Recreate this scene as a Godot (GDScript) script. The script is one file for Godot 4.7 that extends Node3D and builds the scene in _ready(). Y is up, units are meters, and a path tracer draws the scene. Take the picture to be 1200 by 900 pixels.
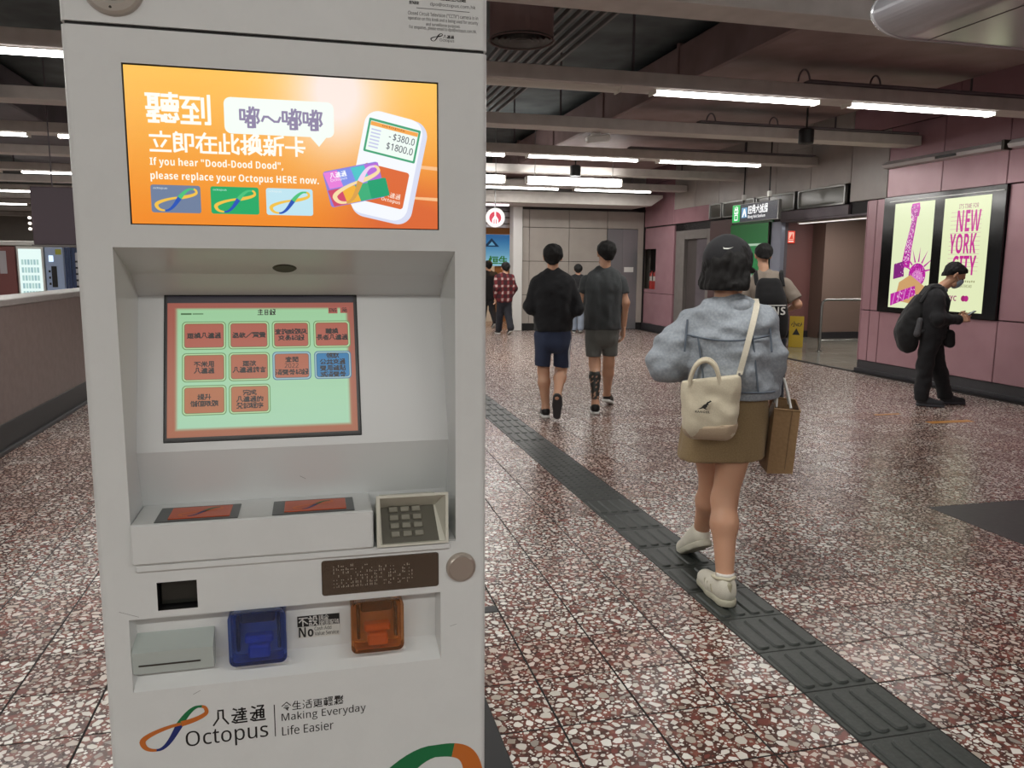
extends Node3D
# An underground station concourse: a smart card service kiosk in front, people walking away over a terrazzo floor.

const CAM_H := 1.487
const FOCAL := 936.0        # in pixels of the 1200 x 900 picture
const TILE := 0.3
const GX := 0.755           # a joint of the floor grid
const GZ := -2.612

var cam: Camera3D
var lamp_energy := 2.0
var exposure := 1.14

func _ready() -> void:
	rng.seed = 7
	folds.seed = 5
	folds.frequency = 1.0
	folds.noise_type = FastNoiseLite.TYPE_SIMPLEX_SMOOTH
	folds.fractal_octaves = 2
	cam = Camera3D.new()
	cam.name = "camera"
	add_child(cam)
	var pitch := 0.145676
	var yaw := 0.245531
	var roll := 0.007847
	var f := Vector3(sin(yaw) * cos(pitch), -sin(pitch), -cos(yaw) * cos(pitch))
	var r := Vector3(cos(yaw), 0, sin(yaw))
	var u := r.cross(f)
	cam.basis = Basis(r * cos(roll) + u * sin(roll), u * cos(roll) - r * sin(roll), -f)
	cam.position = Vector3(0, CAM_H, 0)
	cam.fov = rad_to_deg(2.0 * atan(450.0 / FOCAL))
	cam.near = 0.05
	cam.far = 120.0
	cam.current = true
	var we := WorldEnvironment.new()
	we.name = "surroundings"
	var env := Environment.new()
	env.background_mode = Environment.BG_COLOR
	env.background_color = Color(0.02, 0.02, 0.022)
	env.ambient_light_source = Environment.AMBIENT_SOURCE_DISABLED
	env.tonemap_mode = Environment.TONE_MAPPER_LINEAR
	env.tonemap_exposure = exposure
	env.sdfgi_enabled = true
	env.ssao_enabled = true
	env.ssil_enabled = true
	we.environment = env
	add_child(we)

	set_up_glyphs()
	materials()
	build_lights()
	build_floor()
	build_ceiling()
	build_walls()
	build_left_side()
	build_kiosk()
	build_fittings()
	build_people()

func materials() -> void:
	M.joint = mat(col("0e0a09"), 0.95)
	M.tactile = mottled(col("272c29"), 0.12, 0.03, 6.0, 0.45, 3)
	M.darkplate = mottled(col("2c2c2e"), 0.08, 0.02, 3.0, 0.5, 4)
	M.pink = mottled(col("ab828a"), 0.04, 0.01, 0.7, 0.24, 5)
	M.pink.metallic = 0.15
	M.gap = mat(col("1a1517"), 0.7)
	M.granite = mottled(col("17141a"), 0.4, 0.08, 8.0, 0.3, 6)
	M.cream = mottled(col("a59e96"), 0.03, 0.01, 0.8, 0.4, 7)
	M.upper = mottled(col("a89f99"), 0.05, 0.01, 0.8, 0.35, 8)
	M.slab = mottled(col("566062"), 0.2, 0.01, 0.4, 0.85, 9)
	M.beam = mottled(col("cfc9c3"), 0.06, 0.02, 0.8, 0.7, 10)
	M.duct = mottled(col("8a706e"), 0.12, 0.012, 0.5, 0.6, 11)
	M.ductdark = mottled(col("5d555b"), 0.1, 0.012, 0.5, 0.6, 12)
	M.steel = mat(col("9a9a98"), 0.28, 0.9)
	M.darksteel = mat(col("4e4b46"), 0.35, 0.85)
	M.black = mat(col("0d0d0e"), 0.45)
	M.blackgloss = mat(col("08080a"), 0.12)
	M.grey = mat(col("6f6d6b"), 0.5)
	M.white = mat(col("d8d8d4"), 0.4)
	M.lamphouse = mat(col("d6d2c8"), 0.5)
	M.tube = glow(col("fffdf9"), 9.0)
	M.kiosk = mottled(col("dadddc"), 0.015, 0.02, 2.0, 0.33, 13)
	M.ink = mat(col("141414"), 0.5)
	M.logo_orange = mat(col("c26a26"), 0.4)
	M.logo_green = mat(col("127040"), 0.4)
	M.logo_blue = mat(col("16286e"), 0.4)
	M.skin = mat(col("c4967a"), 0.5)
	M.skin.subsurf_scatter_enabled = true
	M.skin.subsurf_scatter_strength = 0.08
	M.hair = mat(col("0c0a0a"), 0.8)




# ------------------------------------------------------------------ helpers
var M := {}
var used := {}
var rng := RandomNumberGenerator.new()
var fonts := {}

func numbered(n: String) -> String:
	var k: int = used.get(n, 0)
	used[n] = k + 1
	return n if k == 0 else "%s_%03d" % [n, k]

func tag(o: Node3D, label: String, category: String, group := "", kind := "") -> Node3D:
	if label != "": o.set_meta("label", label)
	if category != "": o.set_meta("category", category)
	if group != "": o.set_meta("group", group)
	if kind != "": o.set_meta("kind", kind)
	return o

func thing(called: String, label: String, category: String, at := Vector3.ZERO, turn := 0.0, group := "") -> Node3D:
	var o := Node3D.new()
	o.name = numbered(called)
	add_child(o, true)
	o.position = at
	o.rotation.y = turn
	return tag(o, label, category, group)

func setting(called: String, label := "", category := "") -> Node3D:
	var o := Node3D.new()
	o.name = numbered(called)
	add_child(o, true)
	return tag(o, label, category, "", "structure")

func part(called: String, mesh: Mesh, mat: Material, parent: Node3D, at := Vector3.ZERO) -> MeshInstance3D:
	var o := MeshInstance3D.new()
	o.name = called
	o.mesh = mesh
	if mat: o.material_override = mat
	o.cast_shadow = GeometryInstance3D.SHADOW_CASTING_SETTING_ON
	parent.add_child(o, true)
	o.position = at
	return o

func col(hex: String) -> Color:
	return Color.html(hex)

func mat(c: Color, rough := 0.6, metal := 0.0) -> StandardMaterial3D:
	var m := StandardMaterial3D.new()
	m.albedo_color = c
	m.roughness = rough
	m.metallic = metal
	return m

func glow(c: Color, energy: float) -> StandardMaterial3D:
	var m := mat(c, 0.4)
	m.emission_enabled = true
	m.emission = c
	m.emission_energy_multiplier = energy
	return m

func noise_tex(freq: float, a: Color, b: Color, size := 256, kind := FastNoiseLite.TYPE_SIMPLEX_SMOOTH, sd := 1) -> NoiseTexture2D:
	var n := FastNoiseLite.new()
	n.noise_type = kind
	n.frequency = freq
	n.seed = sd
	n.fractal_octaves = 4
	var g := Gradient.new()
	g.set_color(0, a)
	g.set_color(1, b)
	var t := NoiseTexture2D.new()
	t.width = size
	t.height = size
	t.seamless = true
	t.noise = n
	t.color_ramp = g
	return t

func mottled(c: Color, vary: float, freq: float, scale: float, rough := 0.6, sd := 1) -> StandardMaterial3D:
	var m := mat(Color.WHITE, rough)
	m.albedo_texture = noise_tex(freq, c.darkened(vary), c.lightened(vary * 0.7), 256, FastNoiseLite.TYPE_SIMPLEX_SMOOTH, sd)
	m.uv1_triplanar = true
	m.uv1_world_triplanar = false
	m.uv1_scale = Vector3.ONE * scale
	return m

# ---- mesh building
func st_new() -> SurfaceTool:
	var s := SurfaceTool.new()
	s.begin(Mesh.PRIMITIVE_TRIANGLES)
	s.set_smooth_group(-1)
	return s

func st_end(s: SurfaceTool) -> ArrayMesh:
	s.generate_normals()
	return s.commit()

func tri(s: SurfaceTool, a: Vector3, b: Vector3, c: Vector3) -> void:
	s.add_vertex(a); s.add_vertex(b); s.add_vertex(c)

func quad(s: SurfaceTool, a: Vector3, b: Vector3, c: Vector3, d: Vector3, uv := false) -> void:
	var vs := [a, b, c, a, c, d]
	var us := [Vector2(0, 0), Vector2(1, 0), Vector2(1, 1), Vector2(0, 0), Vector2(1, 1), Vector2(0, 1)]
	for i in 6:
		if uv: s.set_uv(us[i])
		s.add_vertex(vs[i])

func box_to(s: SurfaceTool, lo: Vector3, hi: Vector3, bev := 0.0) -> void:
	# a box with chamfered edges
	if bev <= 0.0:
		var p := []
		for i in 8:
			p.append(Vector3(hi.x if i & 1 else lo.x, hi.y if i & 2 else lo.y, hi.z if i & 4 else lo.z))
		for f in [[4, 6, 7, 5], [0, 1, 3, 2], [2, 3, 7, 6], [0, 4, 5, 1], [1, 5, 7, 3], [0, 2, 6, 4]]:
			quad(s, p[f[0]], p[f[1]], p[f[2]], p[f[3]])
		return
	var c := (lo + hi) * 0.5
	var h := (hi - lo) * 0.5
	bev = minf(bev, minf(h.x, minf(h.y, h.z)) * 0.99)
	for ax in 3:
		var u := (ax + 1) % 3
		var v := (ax + 2) % 3
		for sg in [-1.0, 1.0]:
			var q := []
			for k in [[-1, -1], [1, -1], [1, 1], [-1, 1]]:
				var w := Vector3.ZERO
				w[ax] = sg * h[ax]
				w[u] = k[0] * (h[u] - bev)
				w[v] = k[1] * (h[v] - bev)
				q.append(c + w)
			if sg > 0: q.reverse()
			quad(s, q[0], q[1], q[2], q[3])
	for ax in 3:
		var u := (ax + 1) % 3
		var v := (ax + 2) % 3
		for su in [-1.0, 1.0]:
			for sv in [-1.0, 1.0]:
				var q := []
				for k in [[-1, 0], [1, 0], [1, 1], [-1, 1]]:
					var w := Vector3.ZERO
					w[ax] = k[0] * (h[ax] - bev)
					w[u] = su * (h[u] - (bev if k[1] == 1 else 0.0))
					w[v] = sv * (h[v] - (0.0 if k[1] == 1 else bev))
					q.append(c + w)
				if su * sv < 0: q.reverse()
				quad(s, q[0], q[1], q[2], q[3])
	for i in 8:
		var sg := Vector3(1 if i & 1 else -1, 1 if i & 2 else -1, 1 if i & 4 else -1)
		var q := []
		for ax in 3:
			var w := sg * (h - Vector3.ONE * bev)
			w[ax] = sg[ax] * h[ax]
			q.append(c + w)
		if sg.x * sg.y * sg.z > 0: q.reverse()
		tri(s, q[0], q[1], q[2])

func boxm(lo: Vector3, hi: Vector3, bev := 0.0) -> ArrayMesh:
	var s := st_new()
	box_to(s, lo, hi, bev)
	return st_end(s)

func size_box(w: float, h: float, d: float, bev := 0.0) -> ArrayMesh:
	return boxm(Vector3(-w, -h, -d) * 0.5, Vector3(w, h, d) * 0.5, bev)

func tube_to(s: SurfaceTool, pts: Array, radii: Array, sides := 10, caps := true) -> void:
	# a swept round bar through pts
	s.set_smooth_group(0)
	var rings := []
	var up := Vector3.UP
	for i in pts.size():
		var a: Vector3 = pts[maxi(i - 1, 0)]
		var b: Vector3 = pts[mini(i + 1, pts.size() - 1)]
		var d := (b - a).normalized()
		if absf(d.dot(up)) > 0.95: up = Vector3.RIGHT if absf(d.x) < 0.9 else Vector3.FORWARD
		var x := d.cross(up).normalized()
		var y := x.cross(d).normalized()
		up = y
		var ring := []
		var r: float = radii[mini(i, radii.size() - 1)]
		for k in sides:
			var t := TAU * k / sides
			ring.append(pts[i] + (x * cos(t) + y * sin(t)) * r)
		rings.append(ring)
	for i in pts.size() - 1:
		for k in sides:
			var k2 := (k + 1) % sides
			quad(s, rings[i][k], rings[i][k2], rings[i + 1][k2], rings[i + 1][k])
	s.set_smooth_group(-1)
	if caps:
		for e in [0, pts.size() - 1]:
			for k in sides:
				if e == 0: tri(s, pts[e], rings[e][(k + 1) % sides], rings[e][k])
				else: tri(s, pts[e], rings[e][k], rings[e][(k + 1) % sides])

func tubem(pts: Array, radii: Array, sides := 10) -> ArrayMesh:
	var s := st_new()
	tube_to(s, pts, radii, sides)
	return st_end(s)

func lathe_to(s: SurfaceTool, prof: Array, xf: Transform3D, sides := 32, smooth := false) -> void:
	# profile of Vector2(radius, height) turned round local y
	s.set_smooth_group(0 if smooth else -1)
	for i in prof.size() - 1:
		for k in sides:
			var t0 := TAU * k / sides
			var t1 := TAU * (k + 1) / sides
			var p: Vector2 = prof[i]
			var q: Vector2 = prof[i + 1]
			var a := xf * Vector3(p.x * cos(t0), p.y, p.x * sin(t0))
			var b := xf * Vector3(p.x * cos(t1), p.y, p.x * sin(t1))
			var c := xf * Vector3(q.x * cos(t1), q.y, q.x * sin(t1))
			var d := xf * Vector3(q.x * cos(t0), q.y, q.x * sin(t0))
			if p.x > 0.00001: tri(s, a, c, b)
			if q.x > 0.00001: tri(s, a, d, c)
	s.set_smooth_group(-1)

func lathem(prof: Array, xf := Transform3D.IDENTITY, sides := 32, smooth := false) -> ArrayMesh:
	var s := st_new()
	lathe_to(s, prof, xf, sides, smooth)
	return st_end(s)

func rrect(x0: float, y0: float, x1: float, y1: float, r: float, n := 5) -> PackedVector2Array:
	var o := PackedVector2Array()
	for c in [[x1 - r, y1 - r, 0.0], [x0 + r, y1 - r, 90.0], [x0 + r, y0 + r, 180.0], [x1 - r, y0 + r, 270.0]]:
		for k in n + 1:
			var t := deg_to_rad(c[2] + 90.0 * k / n)
			o.append(Vector2(c[0] + r * cos(t), c[1] + r * sin(t)))
	return o

func prism_to(s: SurfaceTool, poly: PackedVector2Array, z0: float, z1: float, bev := 0.0) -> void:
	# an outline in x, y given thickness from z0 (back) to z1 (front), front edge chamfered
	var top := poly
	if bev > 0.0:
		var off := Geometry2D.offset_polygon(poly, -bev, Geometry2D.JOIN_MITER)
		if off.size() == 1 and off[0].size() == poly.size():
			var first := 0
			var best := 1e9
			for i in poly.size():
				var dd: float = off[0][i].distance_to(poly[0])
				if dd < best:
					best = dd
					first = i
			top = PackedVector2Array()
			for i in poly.size(): top.append(off[0][(first + i) % poly.size()])
		else:
			bev = 0.0
	var ids := Geometry2D.triangulate_polygon(top)
	for i in range(0, ids.size(), 3):
		tri(s, v3(top[ids[i]], z1), v3(top[ids[i + 1]], z1), v3(top[ids[i + 2]], z1))
	ids = Geometry2D.triangulate_polygon(poly)
	for i in range(0, ids.size(), 3):
		tri(s, v3(poly[ids[i]], z0), v3(poly[ids[i + 2]], z0), v3(poly[ids[i + 1]], z0))
	for i in poly.size():
		var j := (i + 1) % poly.size()
		quad(s, v3(poly[i], z0), v3(poly[i], z1 - bev), v3(poly[j], z1 - bev), v3(poly[j], z0))
		if bev > 0.0:
			quad(s, v3(poly[i], z1 - bev), v3(top[i], z1), v3(top[j], z1), v3(poly[j], z1 - bev))

func prism(poly: PackedVector2Array, z0: float, z1: float, bev := 0.0) -> ArrayMesh:
	var s := st_new()
	prism_to(s, poly, z0, z1, bev)
	return st_end(s)

func v3(p: Vector2, z: float) -> Vector3:
	return Vector3(p.x, p.y, z)

func pic(w: float, h: float, turned := Transform3D.IDENTITY) -> ArrayMesh:
	# a printed or lit face with picture coordinates, facing +z, lower left corner at 0, 0
	var s := st_new()
	quad(s, turned * Vector3(0, h, 0), turned * Vector3(w, h, 0), turned * Vector3(w, 0, 0), turned * Vector3.ZERO, true)
	return st_end(s)

# ---- lettering: Latin letters from the fonts, Chinese characters from strokes on a 10 x 10 grid
var glyph := {}
var combo := {}

func set_up_glyphs() -> void:
	# a stroke is a chain of xy points, 0 to 9, y downwards
	glyph = {
		"口": "11-81-88-18-11", "日": "21-71-79-29-21 25-75", "目": "21-71-79-29-21 24-74 26-76", "土": "23-73 50-58 09-99",
		"十": "03-93 50-59", "王": "11-81 15-85 09-99 51-59", "八": "31-35-09 30-60-65-99", "不": "01-91 51-05 43-49 54-97",
		"立": "50-52 02-92 24-37 74-57 09-99", "生": "30-05 13-83 50-59 16-86 09-99", "主": "40-61 12-82 15-85 52-59 09-99",
		"令": "50-04 50-94 34-64 26-76-58 47-69", "更": "01-91 13-83-87-17-13 15-85 51-57-09 27-49-99", "卡": "50-59 52-82 05-95 56-87",
		"車": "01-91 13-83-87-17-13 15-85 08-98 50-59", "巠": "00-90 21-13-25 51-43-55 81-73-85 17-87 57-59 09-99",
		"髟": "10-60 10-16 12-62 14-64 06-76 36-29-69 90-74 93-76 96-79", "公": "30-04 60-94 45-18-78 65-88", "木": "03-93 50-59 53-09 53-99",
		"幸": "21-81 50-53 03-93 34-35 64-65 15-85 17-87 09-99 55-59", "辶": "10-31 04-34-17-38 08-29-99", "甬": "20-80-53 13-83-89-69 13-19 15-85 17-87 53-59",
		"耳": "01-91 21-28 71-79 23-73 25-75 08-98", "壬": "80-11 04-94 51-58 19-89", "罒": "02-92-98-08-02 32-38 62-68", "心": "04-08 23-28-78-75 43-55 82-96",
		"至": "01-91 41-14-74 63-85 17-87 55-59 09-99", "刂": "21-27 70-79-49", "者": "22-72 50-54 04-94 90-07 35-85-89-39-35 37-87",
		"阝": "11-19 11-81-54-86-57", "皀": "30-21 11-71-75-15 13-73 11-19-68 66-88", "卩": "11-81-86-56 11-19", "在": "02-92 40-07 25-29 45-95 63-69 39-99",
		"止": "50-58 54-94 14-18 09-99", "匕": "82-35 30-38-89-86", "扌": "03-93 50-59-38 07-95", "奐": "40-03 40-70-52 12-82-86-16-12 42-35 62-65 07-97 57-09 57-99",
		"亲": "50-51 12-82 33-34 73-64 05-95 17-87 55-59 47-09 57-99", "斤": "90-11 11-15-09 14-94 64-69", "言": "40-51 02-92 24-74 25-75 27-77-79-29-27",
		"殳": "20-23-04 20-70-73-93 15-85-09 25-99", "見": "20-80-86-26-20 22-82 24-84 36-09 66-69-99-97", "金": "50-04 50-94 34-64 16-86 54-59 09-99 27-38 77-68",
		"曾": "20-31 80-71 12-92-95-15-12 52-55 26-86-89-29-26 28-88", "亻": "70-04 43-49", "直": "01-91 50-52 22-82-87-27-22 24-84 26-86 09-99",
		"月": "20-80-89-69 20-27-09 23-83 26-86", "𠬝": "10-80-83-63 10-19 15-85-39 25-99", "矛": "10-70-42 20-42 04-84-66 44-49-29", "力": "03-83-89-69 50-53-09",
		"氵": "20-51 04-35 09-66", "舌": "80-21 03-93 51-55 15-85-89-19-15", "彔": "20-80-72 14-94 84-80 54-59 25-36 85-76 09-39 67-99", "艮": "11-71-75-11 13-73 11-19-58 85-66 45-99",
		"欠": "20-05 12-82-74 43-46-09 56-99", "示": "21-71 04-94 54-59 26-18 76-88", "旬": "20-03 12-92-99-79 24-64-68-24 26-66", "頁": "01-91 40-32 22-82-87-27-22 24-84 25-85 37-09 67-99",
		"余": "50-04 50-94 24-74 16-86 54-59 27-18 77-88", "及": "11-71-54-84-09 21-09 35-99", "交": "50-51 02-92 33-15 63-85 25-99 75-09", "勿": "20-04 12-92-88-68 43-18 72-39",
		"糸": "50-23-63-26-76 66-87 56-59 27-18 77-88", "己": "11-81-84-14-18-98-96", "長": "30-35 30-80 32-82 33-83 05-95 35-39-58 75-56 55-99", "重": "80-11 02-92 13-83-86-16-13 14-84 51-59 07-87 09-99",
		"常": "50-52 20-32 80-72 04-03-93-94 34-64-65-35-34 17-19 16-86-89 55-59", "用": "20-80-89-69 20-26-09 23-83 26-86 50-59", "攵": "40-14 22-92 73-09 34-99",
		"五": "01-91 41-38 15-75-78 09-99", "吾": "01-81 40-34 12-72-74 04-94 26-76-79-26", "門": "11-19 11-41-44-14 12-42 61-91-99-79 61-64-94 62-92", "兑": "20-31 80-71 23-73-75-25-23 35-09 65-69-99-97",
		"肖": "50-52 20-32 80-72 14-84-89-69 14-19 16-86 18-88", "費": "01-81-83-03-05-85-84 31-05 61-65 26-76-79-26 28-78 29-09 79-99", "券": "30-31 70-61 12-82 04-94 52-05 55-95 27-77-79-59 47-29",
		"令頁": "50-04 50-94 34-64 26-76-58", "又": "11-81-09 21-99", "共": "03-93 30-37 70-77 07-97 38-09 68-99", "甫": "02-92 50-59 14-84-89-69 14-19 16-86 18-88 71-82", "占": "50-54 52-92 15-85-89-19-15",
		"貝": "20-80-86-26-20 22-82 24-84 37-09 67-99", "或": "02-92 14-44-46-14 08-48 60-66-99-97 85-48 80-91", "是": "20-80-84-24-20 22-82 05-95 55-59 57-87 36-09 38-99", "升": "40-11 05-95 31-35-09 70-79",
		"者储": "22-72 50-54 04-94 90-07 35-85-89-39-35", "完": "50-51 03-01-91-93 24-74 05-95 35-09 65-69-99-97", "成": "02-92 12-16-09 14-44-47-37 50-56-99-97 84-47 70-81", "白": "40-22 12-82-89-19-12 15-85",
		"勺": "20-04 12-92-88-58 34-56", "登": "10-40-04 21-32 60-94 80-61 25-75 36-66-67-36 38-29-09 68-69-99", "禾": "80-11 03-93 52-59 53-08 53-98", "呈": "20-80-83-23-20 14-84 16-86 09-99 54-59",
		"序": "50-51 02-92 12-16-09 34-84-56 36-96-87 56-59-39", "旺": "", "角": "30-03 30-70-52 12-82-89-69 12-16-09 14-84 16-86 52-59", "大": "03-93 50-53-09 54-99", "求": "03-93 50-59-39 13-25 53-09 54-99 70-81",
		"昜": "20-80-83-23-20 22-82 04-94 26-05 26-96-89-69 47-19 77-49", "出": "50-59 11-14-84-81 05-09-99-95", "忄": "50-59 23-15 72-84", "亘": "01-91 23-83-87-27-23 25-85 09-99",
		"買": "00-90-92-02-00 30-32 60-62 24-84-87-27-24 25-85 26-86 37-09 67-99", "賣": "10-80 50-51 02-92 03-93-94-04-03 25-85-88-28-25 26-86 38-09 68-99", "間": "11-19 11-41-44-14 61-91-99-79 61-64-94 36-66-68-36",
		"小": "50-59-39 23-07 73-97", "竹": "20-04 22-42 70-54 72-92", "~": "06-14-34-66-86-94", "/": "90-09", "一": "05-95"}
	# character = [component, x, y, width, height, ...] in tenths
	combo = {
		"聽": [["耳", 0, 0, 4.4, 6], ["壬", 0.2, 6.2, 4, 3.6], ["十", 5, 0, 5, 2.6], ["罒", 5, 2, 5, 3], ["一", 5, 4, 5, 3], ["心", 4.8, 6, 5.2, 4]],
		"到": [["至", 0, 0, 6.2, 10], ["刂", 6.2, 0, 3.8, 10]], "嘟": [["口", -0.2, 1, 2.8, 6], ["者", 2.6, 0, 4.4, 10], ["阝", 7, 0, 3, 10]],
		"即": [["皀", 0, 0, 5.5, 10], ["卩", 5.5, 0, 4.5, 10]], "此": [["止", 0, 0, 5.2, 10], ["匕", 5, 0, 5, 10]], "換": [["扌", 0, 0, 3.4, 10], ["奐", 3.4, 0, 6.6, 10]],
		"新": [["亲", 0, 0, 5.2, 10], ["斤", 5.2, 0, 4.8, 10]], "達": [["幸", 3.2, 0, 6.6, 8.2], ["辶", 0, 0, 10, 10]], "通": [["甬", 3.4, 0, 6.2, 8.4], ["辶", 0, 0, 10, 10]],
		"活": [["氵", 0, 0, 3, 10], ["舌", 3.2, 0, 6.8, 10]], "輕": [["車", 0, 0, 4.6, 10], ["巠", 5, 0, 5, 10]], "鬆": [["髟", 0, 0, 10, 5], ["木", 0, 5, 4.6, 5], ["公", 5, 5, 5, 5]],
		"設": [["言", 0, 0, 4.4, 10], ["殳", 4.8, 0, 5.2, 10]], "現": [["王", 0, 0, 4, 10], ["見", 4.2, 0, 5.8, 10]], "增": [["土", 0, 0, 3.6, 10], ["曾", 3.8, 0, 6.2, 10]],
		"值": [["亻", 0, 0, 3, 10], ["直", 3, 0, 7, 10]], "服": [["月", 0, 0, 4.4, 10], ["𠬝", 4.8, 0, 5.2, 10]], "務": [["矛", 0, 0, 5, 10], ["攵", 5, 0, 5, 5.4], ["力", 5, 5, 5, 5]],
		"錄": [["金", 0, 0, 4.4, 10], ["彔", 4.6, 0, 5.4, 10]], "退": [["艮", 3.4, 0, 6.4, 8.4], ["辶", 0, 0, 10, 10]], "款": [["土", 0, 0, 5, 4], ["示", 0, 4, 5, 6], ["欠", 5, 0, 5, 10]],
		"查": [["木", 0, 0, 10, 5], ["日", 1, 4.4, 8, 4.4], ["一", 0, 4.9, 10, 9]], "詢": [["言", 0, 0, 4.4, 10], ["旬", 4.6, 0, 5.4, 10]], "餘": [["艮", 0, 1, 5, 9], ["余", 5, 0, 5, 10]],
		"額": [["登", 0, 0, 5, 10], ["頁", 5, 0, 5, 10]], "易": [["日", 1, 0, 8, 4.6], ["勿", 0, 4, 10, 6]], "紀": [["糸", 0, 0, 4.4, 10], ["己", 5, 0, 5, 10]], "轉": [["車", 0, 0, 4.4, 10], ["重", 4.8, 0, 5.2, 10]],
		"改": [["己", 0, 0, 4.6, 10], ["攵", 4.8, 0, 5.2, 10]], "語": [["言", 0, 0, 4.4, 10], ["吾", 4.8, 0, 5.2, 10]], "閱": [["門", 0, 0, 10, 10], ["兑", 2.4, 4.6, 5.2, 5]], "消": [["氵", 0, 0, 3, 10], ["肖", 3.4, 0, 6.6, 10]],
		"領": [["令", 0, 0, 4.8, 10], ["頁", 5, 0, 5, 10]], "取": [["耳", 0, 0, 5, 10], ["又", 5, 1, 5, 9]], "補": [["示", 0, 0, 4, 10], ["甫", 4, 0, 6, 10]], "貼": [["貝", 0, 0, 4.6, 10], ["占", 5, 0, 5, 10]],
		"提": [["扌", 0, 0, 3.4, 10], ["是", 3.6, 0, 6.4, 10]], "儲": [["亻", 0, 0, 2.4, 10], ["言", 2.4, 0, 3.4, 10], ["者", 6, 0, 4, 10]], "限": [["阝", 0, 0, 3.4, 10], ["艮", 3.8, 0, 6.2, 10]],
		"的": [["白", 0, 0, 4.6, 10], ["勺", 5, 0, 5, 10]], "記": [["言", 0, 0, 4.6, 10], ["己", 5, 0, 5, 10]], "程": [["禾", 0, 0, 4.4, 10], ["呈", 4.8, 0, 5.2, 10]], "旺": [["日", 0, 0, 3.6, 10], ["王", 4, 0, 6, 10]],
		"球": [["王", 0, 0, 3.6, 10], ["求", 3.8, 0, 6.2, 10]], "場": [["土", 0, 0, 3.4, 10], ["昜", 3.6, 0, 6.4, 10]], "恒": [["忄", 0, 0, 3.2, 10], ["亘", 3.6, 0, 6.4, 10]], "簡": [["竹", 0, 0, 10, 3.6], ["間", 0, 3, 10, 7]]}

func strokes(ch: String) -> Array:
	# list of polylines in the unit square, y downwards
	var out := []
	var bits: Array = combo.get(ch, [[ch, 0, 0, 10, 10]])
	for b in bits:
		for s in String(glyph.get(b[0], "00-99 90-09")).split(" ", false):
			var line := PackedVector2Array()
			for p in s.split("-"):
				var n := int(p)
				line.append(Vector2((b[1] + (n / 10) / 9.0 * b[3] * 0.94 + 0.03 * b[3]) / 10.0, (b[2] + (n % 10) / 9.0 * b[4] * 0.94 + 0.03 * b[4]) / 10.0))
			out.append(line)
	return out

func bar2(a: Vector2, b: Vector2, w: float) -> PackedVector2Array:
	var d := (b - a).normalized() if a.distance_to(b) > 1e-6 else Vector2.RIGHT
	var n := Vector2(-d.y, d.x) * w * 0.5
	a -= d * w * 0.35
	b += d * w * 0.35
	return PackedVector2Array([a + n, b + n, b - n, a - n])

func cjk_polys(text: String, r: Rect2, weight := 0.1, gap := 0.08) -> Array:
	# polygons of a line of characters that fills r; y downwards
	var out := []
	var n := text.length()
	var cw := r.size.x / n
	for i in n:
		var o := Vector2(r.position.x + cw * (i + gap * 0.5), r.position.y)
		var sc := Vector2(cw * (1.0 - gap), r.size.y)
		for line in strokes(text[i]):
			for k in line.size() - 1:
				out.append(bar2(o + line[k] * sc, o + line[k + 1] * sc, weight * minf(sc.x, sc.y)))
	return out

func font(bold: bool, serif := false) -> Font:
	var key := "%s%s" % [bold, serif]
	if not fonts.has(key):
		var f := SystemFont.new()
		f.font_names = PackedStringArray(["Droid Serif" if serif else "Droid Sans"])
		f.font_weight = 700 if bold else 400
		f.allow_system_fallback = false
		fonts[key] = f
	return fonts[key]

func latin_polys(text: String, r: Rect2, bold := false, serif := false) -> Array:
	# triangles of a line of letters stretched to fill r; y downwards
	var t := TextMesh.new()
	t.font = font(bold, serif)
	t.font_size = 48
	t.pixel_size = 0.01
	t.depth = 0.0
	t.curve_step = 2.0
	t.text = text
	var a := t.get_mesh_arrays()
	var vs: PackedVector3Array = a[Mesh.ARRAY_VERTEX]
	var ids = a[Mesh.ARRAY_INDEX]
	var lo := Vector2(1e9, 1e9)
	var hi := -lo
	for v in vs:
		lo = lo.min(Vector2(v.x, v.y))
		hi = hi.max(Vector2(v.x, v.y))
	var sc := r.size / (hi - lo)
	var out := []
	var n: int = ids.size() if ids != null and ids.size() else vs.size()
	for i in range(0, n, 3):
		var p := PackedVector2Array()
		for k in 3:
			var v: Vector3 = vs[ids[i + k] if ids != null and ids.size() else i + k]
			p.append(Vector2(r.position.x + (v.x - lo.x) * sc.x, r.end.y - (v.y - lo.y) * sc.y))
		if absf((p[1] - p[0]).cross(p[2] - p[0])) > 1e-12: out.append(p)
	return out

func disc(c: Vector2, r: float, n := 24) -> PackedVector2Array:
	var o := PackedVector2Array()
	for k in n: o.append(c + Vector2(cos(TAU * k / n), sin(TAU * k / n)) * r)
	return o

func ribbon(f: Callable, t0: float, t1: float, n := 24) -> Array:
	# f(t) gives [point, half width]; quads along it
	var out := []
	var L := []
	for i in n + 1:
		var t := lerpf(t0, t1, float(i) / n)
		var p: Array = f.call(t)
		var q: Array = f.call(t + 0.004)
		var d: Vector2 = (q[0] - p[0]).normalized()
		var nn := Vector2(-d.y, d.x) * float(p[1])
		L.append([p[0] + nn, p[0] - nn])
	for i in n: out.append(PackedVector2Array([L[i][0], L[i + 1][0], L[i + 1][1], L[i][1]]))
	return out

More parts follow.
